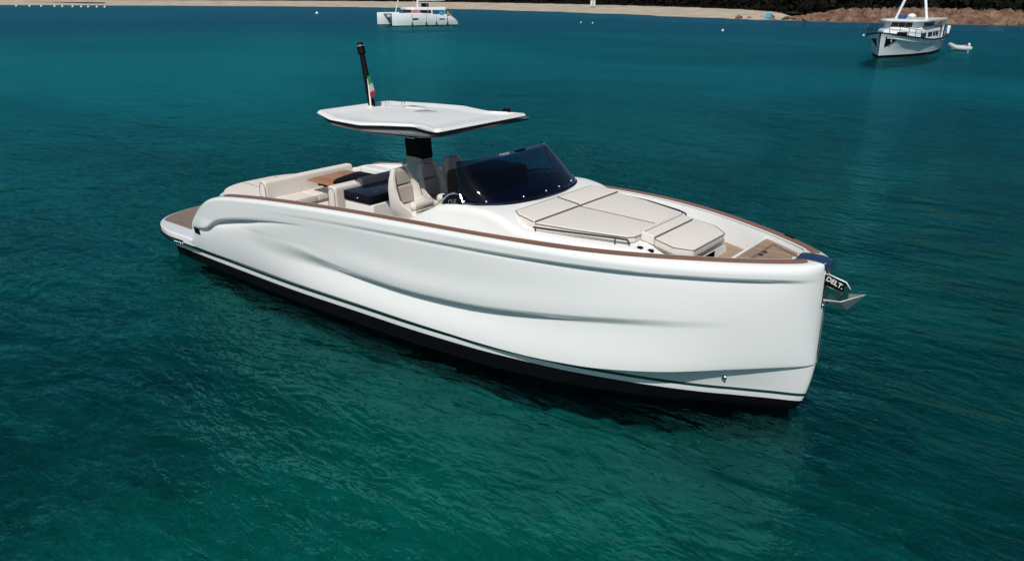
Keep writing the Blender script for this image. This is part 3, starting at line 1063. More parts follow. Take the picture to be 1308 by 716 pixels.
tube('aft_backrest_piping', [(1.87, -0.684, 1.14), (1.85, -0.684, 1.36), (1.80, -0.684, 1.44), (1.74, -0.684, 1.44), (1.70, -0.684, 1.36), (1.70, -0.684, 1.16)], 0.005, PIPE, yacht, 4)
# dinette: port bolster, seats, forward sofa
box('port_backrest', (0.70, 1.26, 0.95), (2.02, 1.42, 1.40), CREAM, yacht, 0.05, 4, fn=lambda c: (c.x, c.y - (0.22 if c.x < 1.0 else 0), c.z + ((c.x - 1.95) * 0.19 if c.z > 1.2 else 0)))
box('sofa_base', (1.86, -0.55, 0.90), (2.30, 1.28, 1.06), DECK, yacht, 0.02)
bm = bmesh.new()
for y0, y1 in ((-0.58, 0.02), (0.03, 0.64), (0.65, 1.27)): bm_box(bm, (1.86, y0, 1.06), (2.34, y1, 1.17), 0.03, 3)
from_bm('sofa_cushion', bm, CREAM, yacht, split=True)
bm = bmesh.new()
bm_tube(bm, [(1.90, -0.57, 1.165), (2.33, -0.57, 1.165), (2.33, 1.2, 1.165)], 0.004, 4)
bm_tube(bm, [(2.34, -0.5, 1.075), (2.34, 1.2, 1.075)], 0.006, 4)
from_bm('sofa_piping', bm, PIPE, yacht)
box('forward_sofa_back', (3.00, -0.30, 1.04), (3.20, 0.98, 1.50), CREAM, yacht, 0.05, 4)
tube('forward_sofa_piping', [(3.18, -0.304, 1.06), (3.18, -0.304, 1.40), (3.14, -0.304, 1.475), (3.06, -0.304, 1.475), (3.02, -0.304, 1.40), (3.02, -0.304, 1.06)], 0.005, PIPE, yacht, 4)
box('forward_sofa_seat', (2.68, -0.28, 1.04), (3.02, 0.98, 1.15), CREAM, yacht, 0.03, 3)
box('forward_sofa_base', (2.72, -0.26, 0.90), (3.20, 0.98, 1.045), DECK, yacht, 0.02)
# table
tb = prism('cockpit_table', ccw_round([(2.02, 0.06), (2.74, 0.06), (2.82, 0.98), (1.95, 0.98)], 0.03), 1.372, 1.405, TABLEWOOD, yacht, 0.006, 2)
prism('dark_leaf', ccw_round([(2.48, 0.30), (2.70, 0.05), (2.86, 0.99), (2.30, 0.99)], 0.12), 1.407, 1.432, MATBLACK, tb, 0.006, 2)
bm = bmesh.new(); bm_box(bm, (2.2, 0.35, 0.9), (2.45, 0.6, 1.372), 0.02); 
bm_prism(bm, [(2.15, 0.12), (2.62, 0.12), (2.62, 0.85), (2.15, 0.85)], 1.345, 1.3715, 0.004)
from_bm('table_pedestal', bm, GREYW, tb)
bm = bmesh.new()
for q in ((2.30, 0.10), (2.42, 0.10), (2.75, 0.35), (2.78, 0.45)): bm_box(bm, (q[0], q[1] - 0.03, 1.33), (q[0] + 0.06, q[1] + 0.03, 1.371), 0.004)
from_bm('table_hinge', bm, MATBLACK, tb, split=True)

# wet bar behind the helm seats
box('wet_bar', (3.46, -0.33, 0.90), (4.12, 0.85, 1.362), DECK, yacht, 0.03, 3)
lid = prism('wet_bar_lid', ccw_round([(3.44, -0.35), (4.10, -0.35), (4.10, 0.84), (3.44, 0.84)], 0.05), 1.365, 1.505, BLACK, yacht, 0.02, 3)
bm = bmesh.new()
bm_ball(bm, (3.80, -0.352, 1.435), 0.014); bm_ball(bm, (3.95, -0.1, 1.508), 0.014)
from_bm('lid_stud', bm, CHROME, lid, split=True)
box('wet_bar_backrest', (3.28, 0.10, 1.36), (3.42, 0.92, 1.60), TAUPE, yacht, 0.03, 3)
# port side coaming pieces with grey uprights
box('port_locker', (2.15, 1.18, 0.90), (4.9, 1.42, 1.46), DECK, yacht, 0.03, 3)
bm = bmesh.new()
for x in (3.05, 3.42): bm_box(bm, (x, 1.17, 1.0), (x + 0.10, 1.425, 1.472), 0.01)
from_bm('locker_strap', bm, TAUPE, yacht, split=True)

# ---- cabin trunk / foredeck moulding, lofted
TX = [5.35, 5.55, 5.80, 6.05, 6.25, 6.6, 7.0, 7.3, 7.6, 8.2, 8.75, 9.0, 9.2, 9.38, 9.50]
T_hw = pchip(TX, [1.00, 1.04, 1.07, 1.08, 1.09, 1.11, 1.13, 1.14, 1.12, 1.00, 0.84, 0.74, 0.64, 0.57, 0.50])      # shoulder half width
T_z = pchip(TX, [1.46, 1.53, 1.66, 1.79, 1.88, 1.94, 1.955, 1.915, 1.80, 1.765, 1.745, 1.735, 1.66, 1.62, 1.60])           # shoulder height
T_bw = pchip(TX, [1.12, 1.15, 1.18, 1.20, 1.21, 1.22, 1.23, 1.23, 1.20, 1.08, 0.93, 0.83, 0.73, 0.65, 0.58])
def build_trunk():
    X = np.concatenate([np.linspace(5.35, 9.46, 84), [9.48, 9.50]])
    prof = []
    rows = []
    for x in X:
        h, z, b = float(T_hw(x)), float(T_z(x)), float(T_bw(x))
        zf = 1.385 if x > 5.74 else 0.95
        pts = [(b + 0.01, zf), (b, zf + 0.04), (b - (b - h) * .6, z - 0.10), (h + 0.035, z - 0.055), (h + 0.012, z - 0.022), (h - 0.02, z - 0.004), (h - 0.06, z)]
        # helm well aft of the windscreen: the coaming is only an arm
        ins = h - 0.16
        if x < 6.15:
            pts += [(ins, z), (ins - 0.02, z - 0.03), (ins - 0.03, 1.0), (ins * 0.5, 1.0), (0.0, 1.0)]
        else:
            crown = 0.03 if x < 9.0 else 0.0
            pts += [(ins, z + crown * .3), (ins - 0.02, z + crown * .32), (ins - 0.03, z + crown * 0.33), (ins * 0.5, z + crown * .9), (0.0, z + crown)]
        rows.append([(x, p[0], p[1]) for p in pts])
    V, F = [], []
    m = len(rows[0])
    for rw in rows:
        V += rw
        V += [(p[0], -p[1], p[2]) for p in rw]
    for i in range(len(rows) - 1):
        for k in range(m - 1):
            a = i * 2 * m + k; b = (i + 1) * 2 * m + k
            F.append((a, b, b + 1, a + 1)); F.append((a + m, a + m + 1, b + m + 1, b + m))
    for i in (0, len(rows) - 1):
        o = i * 2 * m
        F.append(tuple([o + k for k in range(m)] + [o + m + k for k in reversed(range(m - 1))]))
    me = bpy.data.meshes.new('cabin_trunk'); me.from_pydata(V, [], F)
    bm = bmesh.new(); bm.from_mesh(me)
    bmesh.ops.remove_doubles(bm, verts=bm.verts, dist=0.0005)
    bmesh.ops.recalc_face_normals(bm, faces=bm.faces)
    bm.to_mesh(me); bm.free()
    return link_mesh('cabin_trunk', me, DECK, yacht, True, 40)
build_trunk()

# ---- sun pads on the foredeck
def padz(x):  # top of the moulding under the pads
    return float(T_z(x)) + 0.028
def foredeck_pad():
    hw = lambda x: float(np.interp(x, [7.2, 7.6, 8.2, 8.85], [0.92, 0.98, 0.86, 0.70]))
    pl = empty('sun_pad', (0, 0, 0), 0, yacht)
    def topfn(zt, zb):
        def fn(c):
            g = 1.795 - (c.x - 7.7) * 0.030
            return (c.x, c.y, g + c.z)
        return fn
    bm = bmesh.new()
    for s in (1, -1):
        poly = [(7.70, s * 0.006), (8.86, s * 0.006), (8.86, s * 0.60), (8.80, s * 0.68), (8.2, s * 0.86), (7.70, s * 0.97)]
        bm_prism(bm, poly, 0.0, 0.085, 0.022, 3, fn=topfn(0, 0))
    from_bm('cushion', bm, CREAM, pl, split=True)
    bm = bmesh.new()
    for s in (1, -1):
        poly = [(7.33, s * 0.006), (7.69, s * 0.006), (7.69, s * 0.97), (7.42, s * 0.93), (7.33, s * 0.86)]
        def fn(c):
            return (c.x, c.y, 1.80 + c.z + max(0, (7.69 - c.x)) * (0.13 if c.z > 0.04 else 0.1))
        bm_prism(bm, poly, 0.0, 0.10, 0.025, 3, fn=fn)
    from_bm('pillow', bm, CREAM, pl, split=True)
    bm = bmesh.new()
    def Z(x): return 1.795 - (x - 7.7) * 0.030 + 0.083
    for s in (1, -1):
        bm_tube(bm, [(x, s * y, Z(x) - 0.012) for x, y in ((7.71, .975), (8.2, .868), (8.80, .688), (8.865, .605), (8.868, .01))], 0.005, 4)
        bm_tube(bm, [(7.68, s * .975, 1.885), (7.42, s * .935, 1.92), (7.325, s * .865, 1.935), (7.322, s * .01, 1.938)], 0.005, 4)
    bm_tube(bm, [(7.695, -.96, 1.885), (7.695, .96, 1.885)], 0.007, 4)
    bm_tube(bm, [(7.34, 0, 1.946), (7.69, 0, 1.902)], 0.006, 4)
    bm_tube(bm, [(7.71, 0, Z(7.71) + .001), (8.86, 0, Z(8.86) + .001)], 0.0035, 4)
    from_bm('piping', bm, PIPE, pl)
    # grab rails along the pad edges
    for s in (1, -1):
        bm = bmesh.new()
        pts = [(7.72, s * 1.03, 1.835), (8.2, s * 0.93, 1.838), (8.72, s * 0.775, 1.83), (8.83, s * 0.73, 1.82), (8.86, s * 0.72, 1.77)]
        bm_tube(bm, pts, 0.012, 8)
        for x, y in ((7.75, 1.04), (8.7, 0.795)): bm_tube(bm, [(x, s * y - s * .015, 1.76), (x, s * y - s * .015, 1.83)], 0.008, 6)
        from_bm('grab_rail', bm, DARKSTEEL, pl)
foredeck_pad()

# ---- bow lounge seat on the nose of the trunk
bl = empty('bow_seat', (-0.09, 0, 0), 0, yacht)
bm = bmesh.new()
tilt = lambda c: (c.x, c.y, 1.76 + c.z - (c.x - 8.95) * 0.17)
bm_prism(bm, [(8.97, -0.50), (9.14, -0.50), (9.14, 0.50), (8.97, 0.50), (8.93, 0.44), (8.93, -0.44)], 0.0, 0.11, 0.02, 3, fn=lambda c: (c.x, c.y, tilt(c)[2] + 0.012))
from_bm('headrest', bm, CREAM, bl)
bm = bmesh.new()
bm_prism(bm, [(9.15, -0.52), (9.42, -0.55), (9.60, -0.42), (9.60, 0.42), (9.42, 0.55), (9.15, 0.52)], 0.0, 0.11, 0.025, 3, fn=tilt)
from_bm('cushion', bm, CREAM, bl)
bm = bmesh.new()
def bz(x, k): return 1.76 - (x - 8.95) * 0.17 + k
bm_tube(bm, [(x, y, bz(x, 0.102)) for x, y in ((9.15, -.52), (9.42, -.552), (9.602, -.42), (9.602, .42), (9.42, .552), (9.15, .52))], 0.005, 4)
bm_tube(bm, [(x, y, bz(x, 0.02)) for x, y in ((9.15, -.52), (9.42, -.552), (9.602, -.42), (9.602, .42), (9.42, .552), (9.15, .52))], 0.005, 4)
bm_tube(bm, [(9.145, -.5, bz(9.145, .112)), (9.145, .5, bz(9.145, .112))], 0.006, 4)
bm_tube(bm, [(9.0, -.47, bz(9.0, .124)), (9.0, .47, bz(9.0, .124))], 0.004, 4)
from_bm('piping', bm, PIPE, bl)
box('footwell_opening', (9.53, -0.40, 1.505), (9.59, 0.20, 1.60), MATBLACK, bl, 0.005)
# round vents beside the bow seat
bm = bmesh.new()
for s in (-1, 1):
    for x in (8.97, 9.08):
        y = s * (float(T_hw(x)) - 0.08)
        bm_prism(bm, ccw_round([(x - .035, y - .03), (x + .035, y - .03), (x + .035, y + .03), (x - .035, y + .03)], .028), float(T_z(x)) - 0.01, float(T_z(x)) + 0.015, 0.004, 1)
from_bm('deck_vent', bm, MATBLACK, yacht, split=True)

# pop-up cleats and fairlead on the bow
bm = bmesh.new()
for s in (-1, 1):
    bm_prism(bm, ccw_round([(9.70, s * 0.62 - .035), (9.84, s * 0.62 - .035), (9.84, s * 0.62 + .035), (9.70, s * 0.62 + .035)], .035), 1.50, 1.53, 0.008, 2)
from_bm('deck_cleat', bm, NAVY, yacht, split=True)  # navy colour stands in for sky mirrored in the polished cleats
bm = bmesh.new()
for s in (-1, 1):
    X, Y = gw_offset(0.13 if s > 0 else 0.255)
    sel = [i for i in range(NS) if 10.16 < X[i] < 10.33]
    bm_tube(bm, [(X[i], s * Y[i], 1.824 if s > 0 else 1.755) for i in sel], [0.016] * len(sel), 6)
from_bm('gunwale_cleat', bm, MATBLACK, yacht, split=True)


def bow_pad():
    V, F = [], []
    line = [(10.50, 1.760), (10.55, 1.812), (10.64, 1.822), (10.76, 1.822), (10.84, 1.812), (10.872, 1.79), (10.885, 1.765), (10.885, 1.745)]
    ys = np.linspace(-0.11, 0.11, 9)
    for lay in (0, 0.010):
        for x, z in line:
            for y in ys:
                k = 1 - (y / 0.11) ** 2
                V.append((x + (lay if z < 1.80 else lay * .3) - (0.02 if x > 10.8 else 0) * (1 - k) * 1.5, y, z + lay * (1 if z > 1.79 else 0.2) - 0.012 * (1 - k)))
    n = len(ys); m = len(line)
    for i in range(m - 1):
        for j in range(n - 1):
            a = i * n + j
            F.append((a, a + 1, a + n + 1, a + n)); b = a + m * n
            F.append((b, b + n, b + n + 1, b + 1))
    for i in range(m - 1):
        for j in (0, n - 1):
            a = i * n + j; F.append((a, a + n, a + n + m * n, a + m * n))
    for i in (0, m - 1):
        for j in range(n - 1):
            a = i * n + j; F.append((a, a + 1, a + 1 + m * n, a + m * n))
    raw('bow_chafe_pad', V, F, NAVY, yacht)
bow_pad()

# ---- windscreen
WB = [(6.62, 1.045, 1.925), (6.80, 1.03, 1.948), (6.98, 0.95, 1.958), (7.12, 0.78, 1.965), (7.22, 0.50, 1.972), (7.27, 0.22, 1.978)]
WT = [(6.41, 0.92, 2.432), (6.47, 0.885, 2.438), (6.53, 0.78, 2.443), (6.57, 0.58, 2.446), (6.59, 0.34, 2.449), (6.60, 0.12, 2.450)]
def wcurve(P):
    full = [(p[0], -p[1], p[2]) for p in P] + [(P[-1][0] + 0.01, 0.0, P[-1][2] + 0.001)] + [tuple(p) for p in reversed(P)]
    k = np.arange(len(full)); g = [pchip(k, [q[i] for q in full]) for i in range(3)]
    return lambda t: np.array([float(q(t * (len(full) - 1))) for q in g])
wb, wt = wcurve(WB), wcurve(WT)
def build_windscreen():
    n, m = 60, 10
    V, F = [], []
    for i in range(n + 1):
        a, b = wb(i / n), wt(i / n)
        for j in range(m + 1):
            s = j / m
            p = a * (1 - s) + b * s
            c = np.array([6.3, 0, p[2]]); o = (p - c); o[2] = 0
            p = p + o / (np.linalg.norm(o) + 1e-6) * 0.035 * math.sin(math.pi * s)
            V.append(tuple(p))
    for i in range(n):
        for j in range(m):
            a = i * (m + 1) + j
            F.append((a, a + m + 1, a + m + 2, a + 1))
    o = raw('windscreen', V, F, TINT, yacht, angle=60)
    sd = o.modifiers.new('thickness', 'SOLIDIFY'); sd.thickness = 0.010; sd.offset = 1
    bm = bmesh.new()
    bm_tube(bm, [tuple(wt(t)) for t in np.linspace(0, 1, 60)], 0.008, 6)
    for t in (0, 1): bm_tube(bm, [tuple(wb(t)), tuple(wt(t))], 0.008, 6)
    bm_tube(bm, [tuple(wb(t) + np.array([0, 0, 0.002])) for t in np.linspace(0, 1, 60)], 0.014, 6)
    from_bm('glass_trim', bm, MATBLACK, o)
    bm = bmesh.new()
    for t in (0.02, 0.16, 0.33, 0.46, 0.58, 0.70, 0.84):
        a, b = wb(t), wt(t); p = a * 0.90 + b * 0.10
        c = np.array([6.3, 0, p[2]]); d = p - c; d[2] = 0; d /= np.linalg.norm(d)
        p = p + d * 0.024
        bm_ball(bm, tuple(p), 0.016, (1, 1, 1), 10, 6)
    from_bm('glass_stud', bm, CHROME, o, split=True)
build_windscreen()

# dark dashboard deck under the glass
prism('dashboard', [(6.20, -0.98), (6.62, -1.0), (6.80, -0.985), (6.95, -0.91), (7.08, -0.75), (7.17, -0.48), (7.22, -0.2), (7.22, 0.2), (7.17, 0.48), (7.08, 0.75), (6.95, 0.91), (6.80, 0.985), (6.62, 1.0), (6.20, 0.98)],
      1.90, 2.003, DASH, yacht, 0.01, 2, fn=lambda c: (c.x, c.y, c.z + (c.x - 7.1) * 0.02))
# helm console seen through the glass
def cons_fn(c):
    k = (c.z - 1.75) / 0.5
    return (c.x - 0.15 * max(0, k) * (1 if c.x > 6.3 else 0), c.y, c.z)
hc = box('helm_console', (6.05, -0.74, 1.0), (6.80, 0.26, 2.25), MATBLACK, yacht, 0.05, 3, fn=cons_fn)
bm = bmesh.new()
ctr = Vector((6.02, -0.45, 2.0)); ax = Vector((-0.80, 0, 0.60)); e1 = Vector((0, 1, 0)); e2 = ax.cross(e1)
bm_tube(bm, [ctr + (e1 * math.cos(t) + e2 * math.sin(t)) * 0.17 for t in np.linspace(0, 2 * math.pi, 24, endpoint=False)], 0.016, 6, True)
for t in (0.5, 2.6, 4.7): bm_tube(bm, [ctr, ctr + (e1 * math.cos(t) + e2 * math.sin(t)) * 0.165], 0.012, 6)
bm_tube(bm, [ctr, ctr - ax * 0.14], 0.03, 8)
from_bm('steering_wheel', bm, MATBLACK, hc)
box('companion_panel', (6.20, 0.32, 1.0), (6.90, 0.98, 1.93), NAVY, yacht, 0.03)
tube('companion_grab_rail', [(6.48, 0.42, 1.98), (6.50, 0.44, 2.10), (6.62, 0.52, 2.13), (6.78, 0.62, 2.13), (6.82, 0.64, 2.06)], 0.014, MATBLACK, yacht)

# starboard wing panel with lettering, and its grab rail
for s in (-1,):
    V = [(6.22, -1.075, 1.835), (6.62, -1.085, 1.92), (6.60, -1.04, 2.03), (6.40, -1.035, 2.01)]
    ip = []
    bm = bmesh.new()
    a = [bm.verts.new(v) for v in V]; b = [bm.verts.new((v[0], v[1] + 0.03, v[2])) for v in V]
    bm.faces.new(a); bm.faces.new(list(reversed(b)))
    for k in range(4): bm.faces.new((a[k], b[k], b[(k + 1) % 4], a[(k + 1) % 4]))
    panel = from_bm('side_panel', bm, MATBLACK, yacht, smooth=False)


def text_mesh(name, body, size, mat, parent, origin, xdir, ydir, depth=0.002):
    cu = bpy.data.curves.new(name, 'FONT'); cu.body = body; cu.size = size; cu.extrude = depth
    cu.align_x = 'CENTER'; cu.align_y = 'CENTER'; cu.offset = size * 0.018
    tmp = bpy.data.objects.new('tmp', cu); COL.objects.link(tmp)
    dg = bpy.context.evaluated_depsgraph_get(); dg.update()
    me = bpy.data.meshes.new_from_object(tmp.evaluated_get(dg))
    bpy.data.objects.remove(tmp); bpy.data.curves.remove(cu)
    X = Vector(xdir).normalized(); Y = Vector(ydir); Y = (Y - X * Y.dot(X)).normalized(); Z = X.cross(Y)
    m4 = Matrix(((X.x, Y.x, Z.x, origin[0]), (X.y, Y.y, Z.y, origin[1]), (X.z, Y.z, Z.z, origin[2]), (0, 0, 0, 1)))
    me.transform(m4); me.name = name
    me.materials.clear()
    return link_mesh(name, me, mat, parent, False)


text_mesh('lettering', 'CLE', 0.085, CHROME, panel, (6.46, -1.074, 1.945), (1, 0, 0.22), (-0.1, 0.35, 1))
bm = bmesh.new()
bm_tube(bm, [(6.10, -1.06, 1.80), (6.22, -1.05, 1.90), (6.36, -1.04, 2.02), (6.46, -1.03, 2.06), (6.60, -1.07, 2.06), (6.66, -1.09, 1.98)], 0.012, 8)
from_bm('helm_grab_rail', bm, CHROME, yacht)

# ---- helm seats
def helm_seat():
    st = empty('helm_seat', (0, 0, 0), 0, yacht)
    box('pedestal', (-0.17, -0.17, 0.95), (0.17, 0.17, 1.55), DECK, st, 0.03, 3)
    # shell: bucket with wings, open to the front (+x)
    def ring(z, w, d0, d1, t):
        # plan U shape: from front-left wing round the back to front-right wing
        pts = []
        for k in range(13):
            a = -math.pi / 2 + math.pi * k / 12
            pts.append((d0 - math.cos(a) * t, math.sin(a) * w))
        return [(d1, -w)] + pts + [(d1, w)]
    lev = [(1.53, 0.19, -0.15, 0.20, 0.06), (1.60, 0.22, -0.17, 0.24, 0.07), (1.665, 0.23, -0.18, 0.19, 0.07), (1.72, 0.235, -0.185, 0.06, 0.07), (1.78, 0.235, -0.19, -0.03, 0.07),
           (1.92, 0.235, -0.20, -0.08, 0.07), (2.04, 0.20, -0.215, -0.14, 0.07), (2.13, 0.155, -0.225, -0.175, 0.06), (2.17, 0.12, -0.23, -0.19, 0.04)]
    V, F = [], []
    n = 15
    for z, w, d0, d1, t in lev:
        for p in ring(z, w, d0, d1, t): V.append((p[0], p[1], z))
    for z, w, d0, d1, t in lev:
        for p in ring(z, w - 0.04, d0 + 0.02, d1, t * 0.7): V.append((p[0], p[1], z))
    m = len(lev)
    for i in range(m - 1):
        for k in range(n - 1):
            a = i * n + k; F.append((a, a + 1, a + n + 1, a + n)); b = a + m * n; F.append((b, b + n, b + n + 1, b + 1))
        for k in (0, n - 1):
            a = i * n + k; F.append((a, a + n, a + n + m * n, a + m * n))
    for i in (0, m - 1):
        for k in range(n - 1):
            a = i * n + k; F.append((a, a + 1, a + 1 + m * n, a + m * n))
    F.append(tuple(range(n)))
    raw('shell', V, F, IVORY, st, angle=50)
    bm = bmesh.new(); bm_box(bm, (-0.20, -0.19, 1.56), (0.265, 0.19, 1.665), 0.03, 3)
    bm_tube(bm, [(0.17, -0.195, 1.725), (0.19, -0.17, 1.725), (0.19, 0.17, 1.725), (0.17, 0.195, 1.725)], [0.05, 0.066, 0.066, 0.05], 14)
    from_bm('seat_cushion', bm, IVORY, st)
    lean = lambda c: (c.x - (c.z - 1.65) * 0.10, c.y * (1 - max(0, c.z - 1.9) * 0.9), c.z)
    box('backrest_cushion', (-0.22, -0.185, 1.68), (-0.13, 0.185, 1.93), TAUPE, st, 0.03, 3, fn=lean)
    box('headrest', (-0.23, -0.18, 1.945), (-0.135, 0.18, 2.155), TAUPE, st, 0.035, 3, fn=lean)
    bm = bmesh.new()
    bm_tube(bm, [(0.262, -0.18, 1.655), (0.262, 0.18, 1.655)], 0.006, 4)
    bm_tube(bm, [(-0.165, y, z) for y, z in ((-.17, 1.70), (-.17, 1.9), (0.17, 1.9), (.17, 1.70))], 0.006, 4, True)
    from_bm('piping', bm, PIPE, st, split=True)
    return st


hs = helm_seat()
hs.location = (5.43, -0.78, 0)
for y in (-0.24, 0.30):
    c = hs.copy(); COL.objects.link(c); c.parent = yacht; c.location = (5.43, y, 0)
    for ch in hs.children:
        d = ch.copy(); COL.objects.link(d); d.parent = c

# ---- hardtop and its post
post = empty('hardtop_post', (0, 0, 0), 0, yacht)
bm = bmesh.new(); bm_box(bm, (4.67, -0.10, 0.95), (4.99, 0.13, 2.17), 0.02, 3, fn=lambda c: (c.x - 0.02 * (c.z - 1.5), c.y, c.z + (0.06 if c.z > 2 and c.x < 4.8 else 0)))
from_bm('lower_moulding', bm, GREYW, post)
bm = bmesh.new(); bm_box(bm, (4.66, -0.10, 2.15), (5.00, 0.13, 2.70), 0.02, 3, fn=lambda c: (c.x - 0.10 * (c.z - 2.15) + (0.02 if c.x < 4.8 else -0.02) * 0, c.y, c.z))
from_bm('upper_mast', bm, MATBLACK, post)

def build_hardtop():
    ht = empty('hardtop', (0, 0, 0), 0, yacht)
    # plan outlines (starboard half mirrored)
    def outline(h):
        return [(p[0], -p[1]) for p in h] + [(p[0], p[1]) for p in reversed(h)]
    def slab(name, half, zt, th, mat, edge=0.0, n=4, inset=0.12):
        """shaped slab: rim ring + inner ring, top surface zt(x,y), bottom lower in the middle"""
        pol = ccw_round(outline(half), 0.10, 5)
        cx = sum(p[0] for p in pol) / len(pol)
        V, F = [], []
        def ringpts(k): return [(cx + (p[0] - cx) * k, p[1] * k) for p in pol]
        ks = [1.0, 0.985, 0.93, 0.86, 0.6, 0.3]
        tops = [0.0, 0.018, 0.022, 0.0, 0.005, 0.01]
        m = len(pol)
        for k, dz in zip(ks, tops):
            for x, y in ringpts(k): V.append((x, y, zt(x, y) + dz * edge))
        c = len(V); V.append((cx, 0, zt(cx, 0) + 0.01 * edge))
        for r in range(len(ks) - 1):
            for i in range(m):
                a = r * m + i; b = r * m + (i + 1) % m
                F.append((a, b, b + m, a + m))
        r = (len(ks) - 1) * m
        for i in range(m): F.append((r + i, r + (i + 1) % m, c))
        b0 = len(V)
        for k, dz in zip((0.985, 0.8, 0.4), (-th * .5, -th, -th)):
            for x, y in ringpts(k): V.append((x, y, zt(x, y) + dz))
        cb = len(V); V.append((cx, 0, zt(cx, 0) - th))
        for i in range(m): F.append((i, b0 + i, b0 + (i + 1) % m, (i + 1) % m))
        for r in range(2):
            for i in range(m):
                a = b0 + r * m + i; b = b0 + r * m + (i + 1) % m
                F.append((a, a + m, b + m, b))
        r = b0 + 2 * m
        for i in range(m): F.append((r + (i + 1) % m, r + i, cb))
        return raw(name, V, F, mat, ht, angle=50)
    zt = lambda x, y: 2.765 + 0.012 * (x - 4.8) - 0.02 * (y / 1.1) ** 2 + (0.0 if x > 3.9 else 0.03 * (3.9 - x))
    black = [(3.48, 0.70), (4.10, 1.04), (5.05, 1.23), (5.88, 1.16), (6.18, 0.98)]
    slab('under_panel', black, lambda x, y: zt(x, y) - 0.022, 0.052, BLACK)
    white = [(3.44, 0.74), (4.10, 1.02), (4.80, 1.10), (5.05, 0.98), (5.55, 0.80), (5.82, 0.88), (6.13, 0.97)]
    slab('top_panel', white, lambda x, y: zt(x, y) + 0.012, 0.03, DECK, edge=1.6)
    bm = bmesh.new()
    for s in (1, -1):
        for x0, x1 in ((4.2, 5.6),):
            pass
    bm_prism(bm, ccw_round([(4.62, 0.05), (4.98, 0.05), (4.98, 0.35), (4.62, 0.35)], .14, 6), 2.775, 2.795, 0.006, 2)
    bm_prism(bm, ccw_round([(4.10, 0.42), (4.45, 0.42), (4.45, 0.62), (4.10, 0.62)], .09, 6), 2.775, 2.79, 0.006, 2)
    from_bm('hatch_plate', bm, GEL, ht, split=True)
    bm = bmesh.new()
    bm_tube(bm, [(3.78, 0.42, 2.77), (3.78, 0.42, 2.85), (4.12, 0.44, 2.855), (4.12, 0.44, 2.77)], 0.009, 6)
    bm_tube(bm, [(3.78, 0.36, 2.77), (3.78, 0.36, 2.85)], 0.012, 6)
    bm_tube(bm, [(4.12, 0.38, 2.77), (4.12, 0.38, 2.85)], 0.012, 6)
    from_bm('roof_bracket', bm, CHROME, ht)
    bm = bmesh.new()
    bm_prism(bm, [(5.72, 0.86), (5.95, 0.84), (5.95, 0.90), (5.72, 0.92)], 2.77, 2.86, 0.01, 2, fn=lambda c: (c.x - 0.05 + (0.08 if c.z > 2.82 and c.x < 5.8 else -0.05 if c.z > 2.82 else 0), c.y, c.z))
    from_bm('horn', bm, MATBLACK, ht)
    bm = bmesh.new(); bm_ball(bm, (5.62, -1.13, 2.72), 0.03, (1.2, 1, .8)); bm_box(bm, (5.3, -1.165, 2.70), (5.9, -1.14, 2.712), 0.003)
    from_bm('navigation_light', bm, CHROME, ht)
    # light mast
    lm = empty('light_mast', (0, 0, 0), 0, ht)
    base, top = Vector((3.62, 0.22, 2.76)), Vector((3.34, 0.30, 3.68))
    bm = bmesh.new()
    bm_tube(bm, [base, base * .4 + top * .6, top], [0.055, 0.047, 0.036], 10)
    from_bm('staff', bm, MATBLACK, lm)
    bm = bmesh.new()
    d = (top - base).normalized()
    bm_tube(bm, [top - d * 0.14, top - d * 0.02], 0.062, 12); bm_tube(bm, [top - d * 0.02, top + d * 0.03], [0.055, 0.045], 12)
    from_bm('lamp', bm, MATBLACK, lm)
    bm = bmesh.new(); bm_tube(bm, [top - d * 0.03, top - d * 0.015], 0.063, 12)
    from_bm('lamp_band', bm, CHROME, lm)
build_hardtop()

# ---- flag on the hardtop
fl = empty('flag', (3.68, 0.14, 2.77)); fl.scale = (0.85, 0.85, 0.85)
tag(fl, 'green white and red flag hanging limp from a short white staff on the yacht hardtop', 'flag')
bm = bmesh.new(); bm_tube(bm, [(0, 0, 0), (-0.05, 0.015, 0.50)], 0.014, 8); bm_tube(bm, [(0, 0, 0), (0, 0, 0.02)], 0.05, 10)
from_bm('flagstaff', bm, DECK, fl)
def flag_cloth():
    V, F, I = [], [], []
    nu, nv = 12, 18
    for j in range(nv + 1):
        v = j / nv
        for i in range(nu + 1):
            u = i / nu
            w = (0.05 + 0.13 * v) * u if v < .7 else (0.141 * (1 - (v - .7) / .55)) * u
            x = -0.05 + 0.055 * v * 0.9 + w * 0.80
            y = 0.0 + w * 0.45 + 0.022 * math.sin(u * 9 + v * 3) * u
            z = 0.55 - 0.36 * v - 0.05 * u * v
            V.append((x, y, z))
    for j in range(nv):
        for i in range(nu):
            a = j * (nu + 1) + i
            F.append((a, a + 1, a + nu + 2, a + nu + 1))
            I.append(0 if (j + i * .3) < nv * 0.42 else (1 if (j + i * .3) < nv * 0.74 else 2))
    o = raw('cloth', V, F, [FGREEN, FWHITE, FRED], fl, idx=I)
    sd = o.modifiers.new('thickness', 'SOLIDIFY'); sd.thickness = 0.003
flag_cloth()

